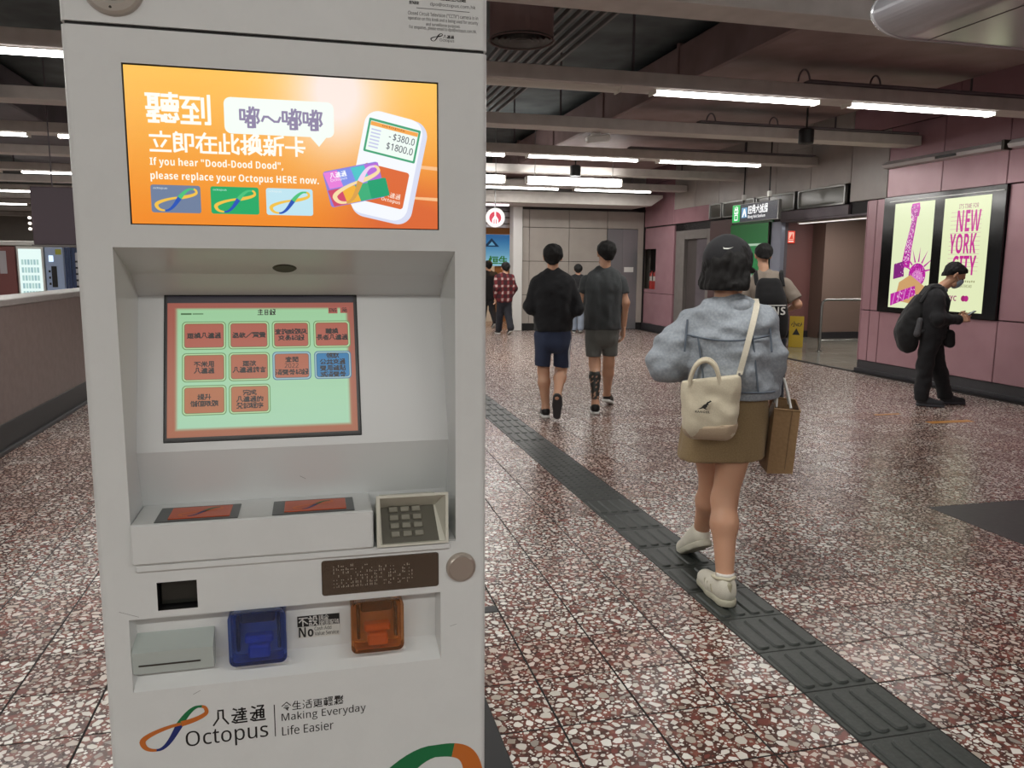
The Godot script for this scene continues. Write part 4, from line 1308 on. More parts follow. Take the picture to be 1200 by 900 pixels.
func build_kiosk() -> void:
	var t := thing("service_kiosk", "tall white transport card service kiosk with lit screens and coloured flaps", "kiosk", Vector3(0, 0, -1.4))
	var X0 := -0.3585
	var X1 := 0.3035
	var disp := [-0.2755, 1.5488, 0.2180, 1.7945]
	var rec := [-0.304, 0.986, 0.246, 1.513]
	var low := [-0.316, 0.757, 0.2172, 0.8885]
	var slot := [-0.2690, 0.9010, -0.2050, 0.9510]
	var s := st_new()
	cabinet_shell(s, X0, X1, 0.06, 1.846, 0.52, 0.012, [disp, rec, low, slot])
	well(s, low, 0.03, 0.006, 0.035, 0.004)
	part("cabinet", st_end(s), M.kiosk, t)
	part("base", boxm(Vector3(X0 + 0.02, 0.0, -0.5), Vector3(X1 - 0.02, 0.06, -0.02), 0.004), M.black, t)
	s = st_new()
	cabinet_shell(s, X0, X1, 1.8515, 2.12, 0.52, 0.012, [])
	part("header", st_end(s), M.kiosk, t)
	part("seam", boxm(Vector3(X0 + 0.006, 1.844, -0.5), Vector3(X1 - 0.006, 1.853, -0.006)), M.black, t)
	# lit display
	s = st_new()
	well(s, disp, 0.006)
	part("display_rim", st_end(s), M.darksteel, t)
	var ds := part("display_screen", pic(disp[2] - disp[0] - 0.004, disp[3] - disp[1] - 0.004), screen_mat(display_picture(), 0.9, 0.2), t, Vector3(disp[0] + 0.002, disp[1] + 0.002, -0.0035))
	tag(ds, "lit orange information screen", "")
	area_light(t, Vector3(-0.03, 1.67, 0.004), Vector3.BACK, 0.48, 0.23, 0.012, col("ffc27a"))
	# screen bay: soffit, fascia, tilted panel, undercut
	var prof := [Vector2(1.513, 0.0), Vector2(1.4705, 0.12), Vector2(1.4305, 0.172), Vector2(1.160, 0.078), Vector2(1.058, 0.105), Vector2(1.058, 0.0)]
	s = st_new()
	for i in 4:
		var a: Vector2 = prof[i]
		var b: Vector2 = prof[i + 1]
		quad(s, Vector3(rec[0], a.x, -a.y), Vector3(rec[2], a.x, -a.y), Vector3(rec[2], b.x, -b.y), Vector3(rec[0], b.x, -b.y))
	var side := PackedVector2Array()
	for p in prof: side.append(Vector2(-p.y, p.x))
	side.append(Vector2(0, 0.986))
	side.append(Vector2(-0.105, 0.986))
	var outline := PackedVector2Array([Vector2(0, 1.513), Vector2(-0.12, 1.4705), Vector2(-0.172, 1.4305), Vector2(-0.078, 1.16), Vector2(-0.105, 1.058), Vector2(-0.105, 0.986), Vector2(0, 0.986)])
	var ids := Geometry2D.triangulate_polygon(outline)
	for x in [rec[0], rec[2]]:
		for i in range(0, ids.size(), 3):
			tri(s, Vector3(x, outline[ids[i]].y, outline[ids[i]].x), Vector3(x, outline[ids[i + 1]].y, outline[ids[i + 1]].x), Vector3(x, outline[ids[i + 2]].y, outline[ids[i + 2]].x))
	quad(s, Vector3(rec[0], 1.058, -0.105), Vector3(rec[2], 1.058, -0.105), Vector3(rec[2], 0.986, -0.105), Vector3(rec[0], 0.986, -0.105))
	quad(s, Vector3(rec[0], 0.986, -0.105), Vector3(rec[2], 0.986, -0.105), Vector3(rec[2], 0.986, 0), Vector3(rec[0], 0.986, 0))
	var bay := mat(col("d6d9d9"), 0.28)
	part("screen_bay", st_end(s), bay, t)
	part("lens", lathem([Vector2(0.021, 0), Vector2(0.018, 0.002), Vector2(0, 0.002)], Transform3D(Basis(Vector3.RIGHT, PI - 0.34), Vector3(-0.045, 1.4815, -0.089)), 20), M.darksteel, t)
	# touch screen in the tilted panel
	var dn := Vector3(0, 1.160 - 1.4305, 0.172 - 0.078).normalized()
	var outv := Vector3.RIGHT.cross(-dn).normalized()
	var tb := Basis(Vector3.RIGHT, -dn, outv)
	var org := Vector3(-0.2575, 1.4305, -0.172) + dn * 0.268
	var fr := st_new()
	box_to(fr, Vector3(-0.003, -0.003, -0.006), Vector3(0.3415, 0.269, 0.0015), 0.001)
	var frame := part("touch_screen_frame", st_end(fr), M.black, t)
	frame.transform = Transform3D(tb, org)
	var scr := part("touch_screen", pic(0.3385, 0.265), screen_mat(touch_picture(), 0.66, 0.3), frame, Vector3(0, 0.001, 0.0022))
	tag(scr, "green touch screen with red menu buttons", "")
	# tray with two card readers
	s = st_new()
	prism_to(s, rrect(rec[0] + 0.0005, 0.9875, 0.0955, 1.0575, 0.004, 2), -0.104, 0.012, 0.003)
	part("reader_tray", st_end(s), M.kiosk, t)
	s = st_new()
	box_to(s, Vector3(rec[0] + 0.004, 0.972, -0.01), Vector3(0.236, 0.9865, 0.006), 0.003)
	part("tray_lip", st_end(s), M.kiosk, t)
	var cardm := mat(col("c4542c"), 0.3)
	for x in [[-0.267, -0.133], [-0.077, 0.064]]:
		var cr := part("card_reader", boxm(Vector3(x[0], 1.0573, -0.076), Vector3(x[1], 1.0592, 0.006), 0.001), mat(col("5b5f60"), 0.3, 0.3), t)
		part("reader_plate", boxm(Vector3(x[0] + 0.02, 1.059, -0.068), Vector3(x[1] - 0.014, 1.0605, -0.004), 0.0008), cardm, cr)
		var lp := loop_polys(Rect2(x[0] + 0.035, 0.0, 0.07, 0.045))
		var flat := Transform3D(Basis(Vector3.RIGHT, Vector3.FORWARD, Vector3.UP), Vector3(0, 1.0608, -0.058))
		part("emblem", ink_mesh(lp[2], flat), mat(col("2c2a6a"), 0.4), cr)
		part("emblem", ink_mesh(lp[1], flat), M.logo_green, cr)
		part("emblem", ink_mesh(lp[0], flat), mat(col("d87030"), 0.4), cr)
	# keypad housing
	var kh := [0.1015, 0.9875, 0.2305, 1.083]
	s = st_new()
	var hole := [kh[0] + 0.006, kh[1] + 0.004, kh[2] - 0.005, kh[3] - 0.005]
	face_with_holes(s, kh[0], kh[2], kh[1], kh[3], [hole], 0.012)
	for q in [[kh[0], kh[0]], [kh[2], kh[2]]]:
		quad(s, Vector3(q[0], kh[3], 0.012), Vector3(q[0], 1.0, -0.1), Vector3(q[0], kh[1], -0.1), Vector3(q[0], kh[1], 0.012))
	quad(s, Vector3(kh[0], kh[3], 0.012), Vector3(kh[2], kh[3], 0.012), Vector3(kh[2], 1.0, -0.1), Vector3(kh[0], 1.0, -0.1))
	var ha := [Vector3(hole[0], hole[1], 0.012), Vector3(hole[2], hole[1], 0.012), Vector3(hole[2], hole[3], 0.012), Vector3(hole[0], hole[3], 0.012)]
	var hb := [Vector3(hole[0] + 0.004, hole[1], 0.006), Vector3(hole[2] - 0.011, hole[1], 0.006), Vector3(hole[2] - 0.017, hole[3] - 0.012, -0.055), Vector3(hole[0] + 0.003, hole[3] - 0.012, -0.055)]
	for i in 4:
		var j := (i + 1) % 4
		quad(s, ha[i], ha[j], hb[j], hb[i])
	part("keypad_housing", st_end(s), mat(col("d5d5c8"), 0.35), t)
	s = st_new()
	quad(s, hb[3], hb[2], hb[1], hb[0])
	var plate := part("keypad_plate", st_end(s), mat(col("6c6a60"), 0.4, 0.4), t)
	for i in 4:
		for j in 3:
			var u := 0.24 + j * 0.21
			var v := 0.66 - i * 0.165
			var p0: Vector3 = (hb[0] as Vector3).lerp(hb[1], u).lerp((hb[3] as Vector3).lerp(hb[2], u), v)
			var key := part("key", size_box(0.0165, 0.0105, 0.004, 0.0012), mat(col("8a887c"), 0.35, 0.4), plate, p0 + Vector3(0, 0.0022, 0.003))
			key.rotation.x = -0.6
	# narrow gap beside the keypad
	part("bay_corner", boxm(Vector3(0.2306, 0.9875, -0.1), Vector3(0.2455, 0.9885, 0.0)), M.kiosk, t)
	# receipt window, braille plate, steel button
	s = st_new()
	well(s, slot, 0.035)
	part("receipt_slot", st_end(s), M.black, t)
	part("slot_flap", boxm(Vector3(-0.267, 0.9025, -0.028), Vector3(-0.207, 0.944, -0.022), 0.001), mat(col("23241f"), 0.12), t)
	var br := part("braille_plate", prism(rrect(0.0037, 0.9015, 0.2138, 0.9668, 0.005), 0.0, 0.002, 0.0008), mat(col("6e6459"), 0.18, 0.95), t)
	var bd := st_new()
	rng.seed = 40
	for r in 7:
		for k in 34:
			var x := 0.024 + k * 0.0042 + (0.001 if k % 2 else 0.0)
			if rng.randf() < 0.38 or (r == 6 and k > 14) or x > 0.186: continue
			for dd in rng.randi_range(1, 2):
				box_to(bd, Vector3(x, 0.9155 + r * 0.0064 + dd * 0.0022, 0.002), Vector3(x + 0.0015, 0.9170 + r * 0.0064 + dd * 0.0022, 0.0028))
	tag(part("braille_dots", st_end(bd), mat(col("c9c4ba"), 0.3, 0.8), br), "", "", "", "stuff")
	var bx := Transform3D(Basis(Vector3.RIGHT, PI / 2), Vector3(0.2556, 0.9345, 0.0))
	var btn := part("steel_button", lathem([Vector2(0.0, 0.009), Vector2(0.022, 0.0085), Vector2(0.0245, 0.0065), Vector2(0.0265, 0.006), Vector2(0.028, 0.0)], bx, 40), mat(col("b8aea4"), 0.32, 0.75), t)
	# lower bay: grey slot cover, blue and orange translucent flaps
	var gc := mat(col("b4bdb9"), 0.14)
	s = st_new()
	var gp := PackedVector2Array([Vector2(-0.03, 0.786), Vector2(-0.006, 0.786), Vector2(-0.002, 0.789), Vector2(0.004, 0.829), Vector2(-0.004, 0.834), Vector2(-0.028, 0.851), Vector2(-0.03, 0.851)])
	var gm := st_new()
	prism_to(gm, gp, 0.0, 0.131, 0.003)
	var gcover := part("slot_cover", st_end(gm), gc, t)
	gcover.transform = Transform3D(Basis(Vector3.FORWARD * -1.0, Vector3.UP, Vector3.RIGHT).orthonormalized(), Vector3(-0.3145, 0, 0))
	gcover.basis = Basis(Vector3(0, 0, 1), Vector3(0, 1, 0), Vector3(1, 0, 0))
	part("slot_mouth", boxm(Vector3(-0.305, 0.803, -0.001), Vector3(-0.205, 0.8055, 0.0016)), M.darksteel, t)
	for a in [[-0.157, -0.0595, "blue", col("7796e2"), col("7fa6f0")], [0.0525, 0.1475, "orange", col("f2b476"), col("f2b070")]]:
		var glass := mat(a[3], 0.06)
		glass.albedo_color.a = 0.04
		glass.transparency = BaseMaterial3D.TRANSPARENCY_ALPHA
		glass.refraction_enabled = true
		glass.refraction_scale = 0.05
		var x0: float = a[0]
		var x1: float = a[1]
		# thin moulded shell: an outer box with a hollow behind
		var sh := st_new()
		var o := rrect(x0, 0.790, x1, 0.8885, 0.012, 5)
		var inn := rrect(x0 + 0.005, 0.795, x1 - 0.005, 0.8845, 0.008, 5)
		var n := o.size()
		for i in n:
			var j := (i + 1) % n
			quad(sh, v3(o[i], -0.028), v3(o[i], 0.012), v3(o[j], 0.012), v3(o[j], -0.028))
			quad(sh, v3(inn[j], -0.028), v3(inn[j], 0.006), v3(inn[i], 0.006), v3(inn[i], -0.028))
			quad(sh, v3(o[i], -0.028), v3(o[j], -0.028), v3(inn[j], -0.028), v3(inn[i], -0.028))
		var tt := Geometry2D.triangulate_polygon(o)
		for i in range(0, tt.size(), 3): tri(sh, v3(o[tt[i]], 0.012), v3(o[tt[i + 2]], 0.012), v3(o[tt[i + 1]], 0.012))
		tt = Geometry2D.triangulate_polygon(inn)
		for i in range(0, tt.size(), 3): tri(sh, v3(inn[tt[i]], 0.006), v3(inn[tt[i + 1]], 0.006), v3(inn[tt[i + 2]], 0.006))
		var fl := part("%s_flap" % a[2], st_end(sh), glass, t)
		tag(fl, "translucent %s plastic slot flap" % a[2], "")
		var w := x1 - x0
		var inner := mat(a[4], 0.4)
		part("card_guide", boxm(Vector3(x0 + w * 0.32, 0.797, -0.027), Vector3(x1 - w * 0.3, 0.820, 0.0), 0.003), inner, fl)
		part("card_mouth", boxm(Vector3(x0 + w * 0.26, 0.822, -0.027), Vector3(x1 - w * 0.24, 0.836, -0.006), 0.003), inner, fl)
		part("inner_hood", boxm(Vector3(x0 + w * 0.2, 0.858, -0.027), Vector3(x1 - w * 0.2, 0.878, -0.012), 0.003), M.darksteel, fl)
		for q in [x0 + w * 0.12, x1 - w * 0.17]:
			part("side_bracket", boxm(Vector3(q, 0.81, -0.027), Vector3(q + w * 0.06, 0.87, -0.004), 0.002), M.darksteel, fl)
		# ledge moulded under the flap
		part("flap_ledge", boxm(Vector3(x0 + 0.004, 0.772, -0.034), Vector3(x1 + 0.006, 0.784, -0.012), 0.005), M.kiosk, t)
	# printed notice between the flaps
	var nz := -0.0288
	var stx := -0.0415
	part("notice_label", boxm(Vector3(stx, 0.8115, -0.0302), Vector3(stx + 0.075, 0.854, nz - 0.0002)), mat(col("d2d2cc"), 0.4), t)
	part("notice_band", boxm(Vector3(stx, 0.8335, nz - 0.0002), Vector3(stx + 0.075, 0.854, nz + 0.0001)), M.ink, t)
	var at := Transform3D(Basis.IDENTITY, Vector3(0, 0, nz + 0.0004))
	var put := func(called: String, polys: Array, m: Material, z: float) -> void:
		part(called, ink_mesh(polys, Transform3D(Basis.IDENTITY, Vector3(0, 0, z))), m, t)
	var Rr := func(x0: float, y1: float, x1: float, y0: float) -> Rect2: return Rect2(x0, -y1, x1 - x0, y1 - y0)
	var lw := mat(col("d8d8d4"), 0.4)
	put.call("lettering", cjk_polys("不設", Rr.call(stx + 0.002, 0.8525, stx + 0.036, 0.8345), 0.14), lw, nz + 0.0004)
	put.call("lettering", cjk_polys("現金", Rr.call(stx + 0.037, 0.8528, stx + 0.056, 0.8440), 0.13), lw, nz + 0.0004)
	put.call("lettering", cjk_polys("增值服務", Rr.call(stx + 0.037, 0.8432, stx + 0.074, 0.8345), 0.13), lw, nz + 0.0004)
	put.call("lettering", latin_polys("No", Rr.call(stx + 0.002, 0.8325, stx + 0.028, 0.8135), true), M.ink, nz + 0.0004)
	put.call("lettering", latin_polys("Cash Add", Rr.call(stx + 0.030, 0.8320, stx + 0.060, 0.8245)), M.ink, nz + 0.0004)
	put.call("lettering", latin_polys("Value Service", Rr.call(stx + 0.030, 0.8225, stx + 0.073, 0.8145)), M.ink, nz + 0.0004)
	# emblem and name on the lower front
	var z := 0.0004
	var lp := loop_polys(Rr.call(-0.3095, 0.7195, -0.1975, 0.6445))
	put.call("emblem_band", lp[2], M.logo_blue, z)
	put.call("emblem_band", lp[1], M.logo_green, z)
	put.call("emblem_band", lp[0], M.logo_orange, z + 0.0001)
	put.call("lettering", cjk_polys("八達通", Rr.call(-0.1925, 0.7065, -0.0985, 0.678), 0.115, 0.16), M.ink, z)
	put.call("lettering", latin_polys("Octopus", Rr.call(-0.2365, 0.6735, -0.0975, 0.6355)), M.ink, z)
	put.call("divider", [PackedVector2Array([Vector2(-0.0862, -0.7045), Vector2(-0.0846, -0.7045), Vector2(-0.0846, -0.643), Vector2(-0.0862, -0.643)])], M.ink, z)
	put.call("lettering", cjk_polys("令生活更輕鬆", Rr.call(-0.074, 0.707, 0.037, 0.6905), 0.10, 0.14), M.ink, z)
	put.call("lettering", latin_polys("Making Everyday", Rr.call(-0.0735, 0.686, 0.0765, 0.6665)), M.ink, z)
	put.call("lettering", latin_polys("Life Easier", Rr.call(-0.0735, 0.6605, 0.0175, 0.6425)), M.ink, z)
	# large emblem low on the front
	var big := loop_polys(Rr.call(-0.335, 0.5795, 0.293, 0.13))
	put.call("large_emblem_band", big[2], M.logo_blue, z)
	put.call("large_emblem_band", big[1], M.logo_green, z)
	put.call("large_emblem_band", big[0], M.logo_orange, z + 0.0001)
	# header: round camera dome and small notice
	var dx := Transform3D(Basis(Vector3.RIGHT, PI / 2), Vector3(-0.2805, 1.907, 0.0))
	var dome := part("camera_ring", lathem([Vector2(0.026, 0.012), Vector2(0.032, 0.015), Vector2(0.041, 0.012), Vector2(0.0445, 0.007), Vector2(0.046, 0.0)], dx, 40), mat(col("b3aea6"), 0.3), t)
	part("lens_dome", lathem([Vector2(0.0, 0.026), Vector2(0.012, 0.024), Vector2(0.022, 0.018), Vector2(0.026, 0.011)], dx, 32, true), M.blackgloss, dome)
	part("screw", lathem([Vector2(0.0, 0.002), Vector2(0.003, 0.001), Vector2(0.0035, 0.0)], Transform3D(Basis(Vector3.RIGHT, PI / 2), Vector3(-0.283, 1.8725, 0.0125)), 12), M.darksteel, dome)
	put.call("lettering", cjk_polys("設現金八達通生活更", Rr.call(0.184, 1.9345, 0.266, 1.9265), 0.13), M.ink, z)
	put.call("lettering", cjk_polys("查詢退款", Rr.call(0.170, 1.9215, 0.1865, 1.9165), 0.14), M.ink, z)
	put.call("lettering", latin_polys("dpo@octopus.com.hk", Rr.call(0.205, 1.922, 0.282, 1.915)), M.ink, z)
	put.call("rule", [PackedVector2Array([Vector2(0.182, -1.9115), Vector2(0.272, -1.9115), Vector2(0.272, -1.9107), Vector2(0.182, -1.9107)])], M.ink, z)
	put.call("lettering", latin_polys("Closed Circuit Television (\"CCTV\") camera is in", Rr.call(0.168, 1.9055, 0.2865, 1.8985)), M.ink, z)
	put.call("lettering", latin_polys("operation on this kiosk and is being used for security", Rr.call(0.168, 1.8975, 0.2865, 1.8905)), M.ink, z)
	put.call("lettering", latin_polys("and surveillance purposes.", Rr.call(0.198, 1.8895, 0.256, 1.8830)), M.ink, z)
	put.call("lettering", latin_polys("For enquiries, please email to dpo@octopus.com.hk.", Rr.call(0.170, 1.8835, 0.284, 1.8765)), M.ink, z)
	var sl := loop_polys(Rr.call(0.2055, 1.8735, 0.226, 1.8605))
	for q in 3: put.call("small_emblem_band", sl[q], M.ink, z)
	put.call("lettering", cjk_polys("八達通", Rr.call(0.2265, 1.8715, 0.2455, 1.8665), 0.13), M.ink, z)
	put.call("lettering", latin_polys("Octopus", Rr.call(0.221, 1.8655, 0.2455, 1.8595)), M.ink, z)
	# scuffs
	for a in [[-0.33, 0.905, 0.03, -0.012], [-0.22, 0.742, 0.012, 0.006], [0.235, 0.82, 0.012, 0.003], [-0.03, 1.1, 0.01, -0.006]]:
		var zz: float = z if a[1] < 1.0 else -0.0935
		part("scuff", ink_mesh([bar2(Vector2(a[0], -a[1]), Vector2(a[0] + a[2], -a[1] - a[3]), 0.0006)], Transform3D(Basis.IDENTITY, Vector3(0, 0, zz))), mat(col("6e6e6c"), 0.7), t)
	# black floor plate behind the kiosk
	var bp := thing("base_plate", "flat black steel plate on the floor behind the kiosk", "plate", Vector3(0.1, 0, -2.5))
	part("plate", boxm(Vector3(-0.42, 0.0, -0.55), Vector3(0.44, 0.03, 0.5), 0.004), mat(col("101012"), 0.5), bp)

# ------------------------------------------------------------------ signs, adverts and fittings
func on_right(x: float, y: float, z: float) -> Transform3D:
	# a picture's frame on the right-hand wall: its x runs towards the viewer, its face looks into the hall
	return Transform3D(Basis(Vector3.BACK, Vector3.UP, Vector3.LEFT), Vector3(x, y, z))

func poster_city() -> ImageTexture:
	var c := Canvas.new(360, 690, col("e3ebbd"))
	var m := col("c2188f")
	c.polys(latin_polys("IT'S TIME FOR", Rect2(118, 42, 150, 26)), col("8f2a60"))
	c.polys(latin_polys("NEW", Rect2(110, 78, 182, 128), true), m)
	c.polys(latin_polys("YORK", Rect2(66, 218, 206, 118), true), m)
	c.polys(latin_polys("CITY", Rect2(102, 350, 182, 116), true), m)
	for k in 46:
		if k % 3 == 1: c.rect(Rect2(60, 80 + k * 8.4, 240, 1), col("b52a86"))
	for k in 14: c.rect(Rect2(70 + k * 16, 498 + (k % 3), 9 + (k * 5) % 5, 11), col("96966c"))
	c.polys(latin_polys("WITH YOUR MASTERCARD", Rect2(84, 524, 184, 17)), col("7a7a52"))
	c.polys(latin_polys("NYC", Rect2(76, 592, 82, 32), true), col("8f1868"))
	c.fill_poly(disc(Vector2(212, 607), 18), col("9a1868"))
	c.fill_poly(disc(Vector2(234, 607), 18), col("b01a7e"))
	return c.done()

func poster_figure() -> ImageTexture:
	# magenta print of a figure with a raised arm and a spiked headdress, plain stand-in
	var c := Canvas.new(360, 690, col("e2ebc0"))
	var m := col("b8189c")
	var d := col("7d1a78")
	var l := col("d67cc4")
	c.fill_poly(PackedVector2Array([Vector2(150, 40), Vector2(235, 36), Vector2(225, 92), Vector2(160, 96)]), m)
	c.fill_poly(PackedVector2Array([Vector2(160, 10), Vector2(226, 6), Vector2(232, 40), Vector2(150, 42)]), col("cc2ab0"))
	c.fill_poly(PackedVector2Array([Vector2(168, 96), Vector2(214, 94), Vector2(200, 190), Vector2(182, 300), Vector2(176, 420), Vector2(96, 430), Vector2(120, 300), Vector2(150, 190)]), m)
	c.fill_poly(PackedVector2Array([Vector2(30, 400), Vector2(120, 380), Vector2(130, 480), Vector2(30, 500)]), d)
	c.fill_poly(disc(Vector2(250, 470), 76), m)
	c.fill_poly(disc(Vector2(252, 490), 52), l)
	for k in 7:
		var a := deg_to_rad(-160.0 + k * 25.0)
		var o := Vector2(250, 455)
		c.fill_poly(PackedVector2Array([o + Vector2.from_angle(a - 0.09) * 70, o + Vector2.from_angle(a) * 165, o + Vector2.from_angle(a + 0.09) * 70]), m)
	c.fill_poly(PackedVector2Array([Vector2(60, 640), Vector2(90, 520), Vector2(190, 470), Vector2(330, 545), Vector2(350, 640), Vector2(230, 660)]), col("cfa06a"))
	c.fill_poly(PackedVector2Array([Vector2(16, 600), Vector2(240, 540), Vector2(250, 600), Vector2(20, 680)]), m)
	rng.seed = 9
	for i in 900:
		var y := rng.randf_range(20, 660)
		var cx := lerpf(190, 140, clampf(y / 400.0, 0, 1)) if y < 400 else 200.0
		var p := Vector2(cx + rng.randf_range(-1, 1) * (24.0 if y < 380 else 120.0), y)
		var here := c.img.get_pixel(clampi(int(p.x * 2), 0, 719), clampi(int(p.y * 2), 0, 1379))
		if here.g < 0.6: c.fill_poly(disc(p, rng.randf_range(2, 6), 6), [d, l, col("e8c9dc"), m][rng.randi() % 4])
	for k in 4: c.fill_poly(bar2(Vector2(40 + k * 50, 668 - k * 14), Vector2(58 + k * 50, 590 - k * 14), 10.0), l)
	return c.done()

func build_fittings() -> void:
	# advert light box on the pink wall
	var ad := thing("advert_light_box", "wide black advert light box with two glowing posters on the pink wall", "light box", Vector3(7.82, 0.905, -8.765))
	part("case", boxm(Vector3(-0.04, 0.0, -1.02), Vector3(-0.002, 1.57, 1.022), 0.004), M.blackgloss, ad)
	for a in [[-9.555, 0.725, "poster_figure"], [-8.665, 0.725, "poster_city"]]:
		var tex: ImageTexture = poster_figure() if a[2] == "poster_figure" else poster_city()
		var p := part("lit_poster", pic(a[1], 1.4), screen_mat(tex, 0.86, 0.2), ad)
		tag(p, "pale green poster with magenta figure" if a[2] == "poster_figure" else "pale green poster with magenta city name", "")
		p.transform = on_right(-0.042, 0.07, a[0] + 8.765)
		area_light(ad, Vector3(-0.055, 0.77, a[0] + 8.765 + 0.36), Vector3.LEFT, 0.7, 1.35, 0.08, col("f4ffd2"))
	part("glass_edge", boxm(Vector3(-0.05, 1.5, -0.9), Vector3(-0.04, 1.512, 1.0), 0.001), M.steel, ad)
	# unlit linear lights on the wall above
	for z in [-9.79, -7.72, -5.66]:
		var wl := thing("wall_light_trough", "long pale linear light trough on the pink wall " + {-9.79: "above the two posters", -7.72: "next to the posters", -5.66: "well past the posters"}[z], "light fitting", Vector3(7.82, 2.86, z))
		var pr := st_new()
		prism_to(pr, PackedVector2Array([Vector2(0, 0), Vector2(-0.1, 0.01), Vector2(-0.12, 0.05), Vector2(-0.06, 0.1), Vector2(0, 0.1)]), 0.0, 2.0)
		part("housing", st_end(pr), mat(col("c9c5c6"), 0.3), wl)
		part("end_cap", boxm(Vector3(-0.125, -0.005, 1.99), Vector3(0, 0.105, 2.03), 0.004), M.darksteel, wl)
		part("label_strip", boxm(Vector3(-0.124, 0.018, 0.98), Vector3(-0.112, 0.05, 1.32), 0.002), M.black, wl)
	# hanging exit sign
	var sg := thing("exit_sign", "hanging dark sign with green exit square and white lettering", "sign", Vector3(7.3, 2.28, -12.34))
	part("case", boxm(Vector3(-0.03, 0.0, -0.72), Vector3(0.03, 0.31, 0.73), 0.006), M.steel, sg)
	var c := Canvas.new(512, 112, col("20242e"))
	c.rect(Rect2(0, 0, 92, 112), col("12b04e"))
	c.polys(cjk_polys("出", Rect2(22, 8, 48, 46), 0.17), Color.WHITE)
	c.polys(cjk_polys("口", Rect2(22, 58, 48, 46), 0.17), Color.WHITE)
	c.rect(Rect2(112, 22, 66, 66), col("5f93b8"))
	c.fill_poly(PackedVector2Array([Vector2(138, 30), Vector2(152, 30), Vector2(172, 82), Vector2(158, 82), Vector2(146, 56), Vector2(132, 82), Vector2(118, 82)]), Color.WHITE)
	c.polys(cjk_polys("旺角大球場", Rect2(188, 12, 220, 52), 0.15), Color.WHITE)
	c.polys(latin_polys("Mong Kok Stadium", Rect2(188, 74, 196, 26), true), Color.WHITE)
	var sp := part("lit_face", pic(1.42, 0.29), screen_mat(c.done(), 0.95), sg)
	sp.transform = on_right(-0.032, 0.01, -0.71)
	for z in [-0.4, 0.4]:
		part("hanging_rod", tubem([Vector3(0, 0.31, z), Vector3(0, 1.72, z)], [0.012], 8), M.black, sg)
		part("white_clip", size_box(0.06, 0.09, 0.06, 0.006), M.white, sg, Vector3(0, 0.42, z))
	area_light(sg, Vector3(-0.05, 0.15, -0.5), Vector3.LEFT, 0.3, 0.28, 0.01, col("7dffb0"))
	# green exit board on the wall
	var gb := thing("green_exit_board", "tall lit green wall board with white exit letter in a rounded frame", "board", Vector3(7.82, 0.5, -13.35))
	part("case", boxm(Vector3(-0.04, 0.0, -0.66), Vector3(-0.002, 1.8, 0.66), 0.006), M.darksteel, gb)
	var g := Canvas.new(256, 352, col("1d6a36"))
	g.shade(func(x: float, y: float) -> Color: return col("1c5c2c").lerp(col("2b9a50"), clampf(y * 0.8 + x * 0.25, 0, 1)), 32, 44)
	g.fill_poly(rrect(14, 70, 236, 250, 16), col("cfe8cf"))
	g.fill_poly(rrect(22, 78, 228, 242, 12), col("27884a"))
	g.polys(latin_polys("A", Rect2(78, 106, 92, 104), true), col("eef6ee"))
	var gp := part("lit_face", pic(1.3, 1.78), screen_mat(g.done(), 0.55), gb)
	gp.transform = on_right(-0.042, 0.01, -0.65)
	# stair rail in the passage
	var rl := thing("steel_handrail", "tubular stainless steel handrail at the passage mouth", "handrail", Vector3(8.98, 0, -12.75))
	var top := [Vector3(0, 0, 0), Vector3(0, 0.84, 0), Vector3(0.02, 0.9, 0), Vector3(0.06, 0.93, 0), Vector3(0.12, 0.94, 0), Vector3(1.5, 0.94, 0)]
	part("rail", tubem(top, [0.024], 12), M.steel, rl)
	part("lower_bar", tubem([Vector3(0, 0.2, 0), Vector3(1.5, 0.2, 0)], [0.014], 8), M.steel, rl)
	part("post", tubem([Vector3(1.5, 0, 0), Vector3(1.5, 0.94, 0)], [0.024], 10), M.steel, rl)
	part("flange", lathem([Vector2(0, 0.012), Vector2(0.05, 0.01), Vector2(0.055, 0)], Transform3D.IDENTITY, 20), M.steel, rl)
	# caution sign
	var cs := thing("caution_sign", "yellow folding caution sign standing in the passage", "sign", Vector3(9.05, 0, -13.6), -0.6)
	for q in [-1, 1]:
		var leaf := part("leaf", boxm(Vector3(-0.13, 0.0, -0.006), Vector3(0.13, 0.6, 0.006), 0.004), mat(col("d8b40e"), 0.4), cs, Vector3(0, 0, q * 0.13))
		leaf.rotation.x = -q * 0.2
		if q == 1:
			part("lettering", ink_mesh(cjk_polys("小心", Rect2(-0.1, -0.5, 0.2, 0.1), 0.13), Transform3D(Basis.IDENTITY, Vector3(0, 0, 0.0066))), M.ink, leaf)
			part("warning_mark", ink_mesh([PackedVector2Array([Vector2(-0.07, -0.24), Vector2(0.0, -0.37), Vector2(0.07, -0.24)])], Transform3D(Basis.IDENTITY, Vector3(0, 0, 0.0066))), M.ink, leaf)
	# red notice
	var rn := thing("red_notice", "small lit red notice on the dark red mosaic wall", "notice", Vector3(10.1, 2.17, -15.58))
	var rc := Canvas.new(64, 96, col("d8402c"))
	rc.fill_poly(rrect(10, 10, 54, 70, 4), col("f2b8a4")); rc.fill_poly(PackedVector2Array([Vector2(16, 64), Vector2(40, 16), Vector2(50, 64)]), col("dc4a34")); rc.rect(Rect2(10, 78, 44, 8), col("fbe4d8"))
	part("panel", boxm(Vector3(-0.1, -0.14, -0.01), Vector3(0.1, 0.14, 0.01), 0.003), mat(col("7a2018"), 0.4), rn)
	part("lit_face", pic(0.18, 0.26), screen_mat(rc.done(), 0.9), rn, Vector3(-0.09, -0.13, 0.012))
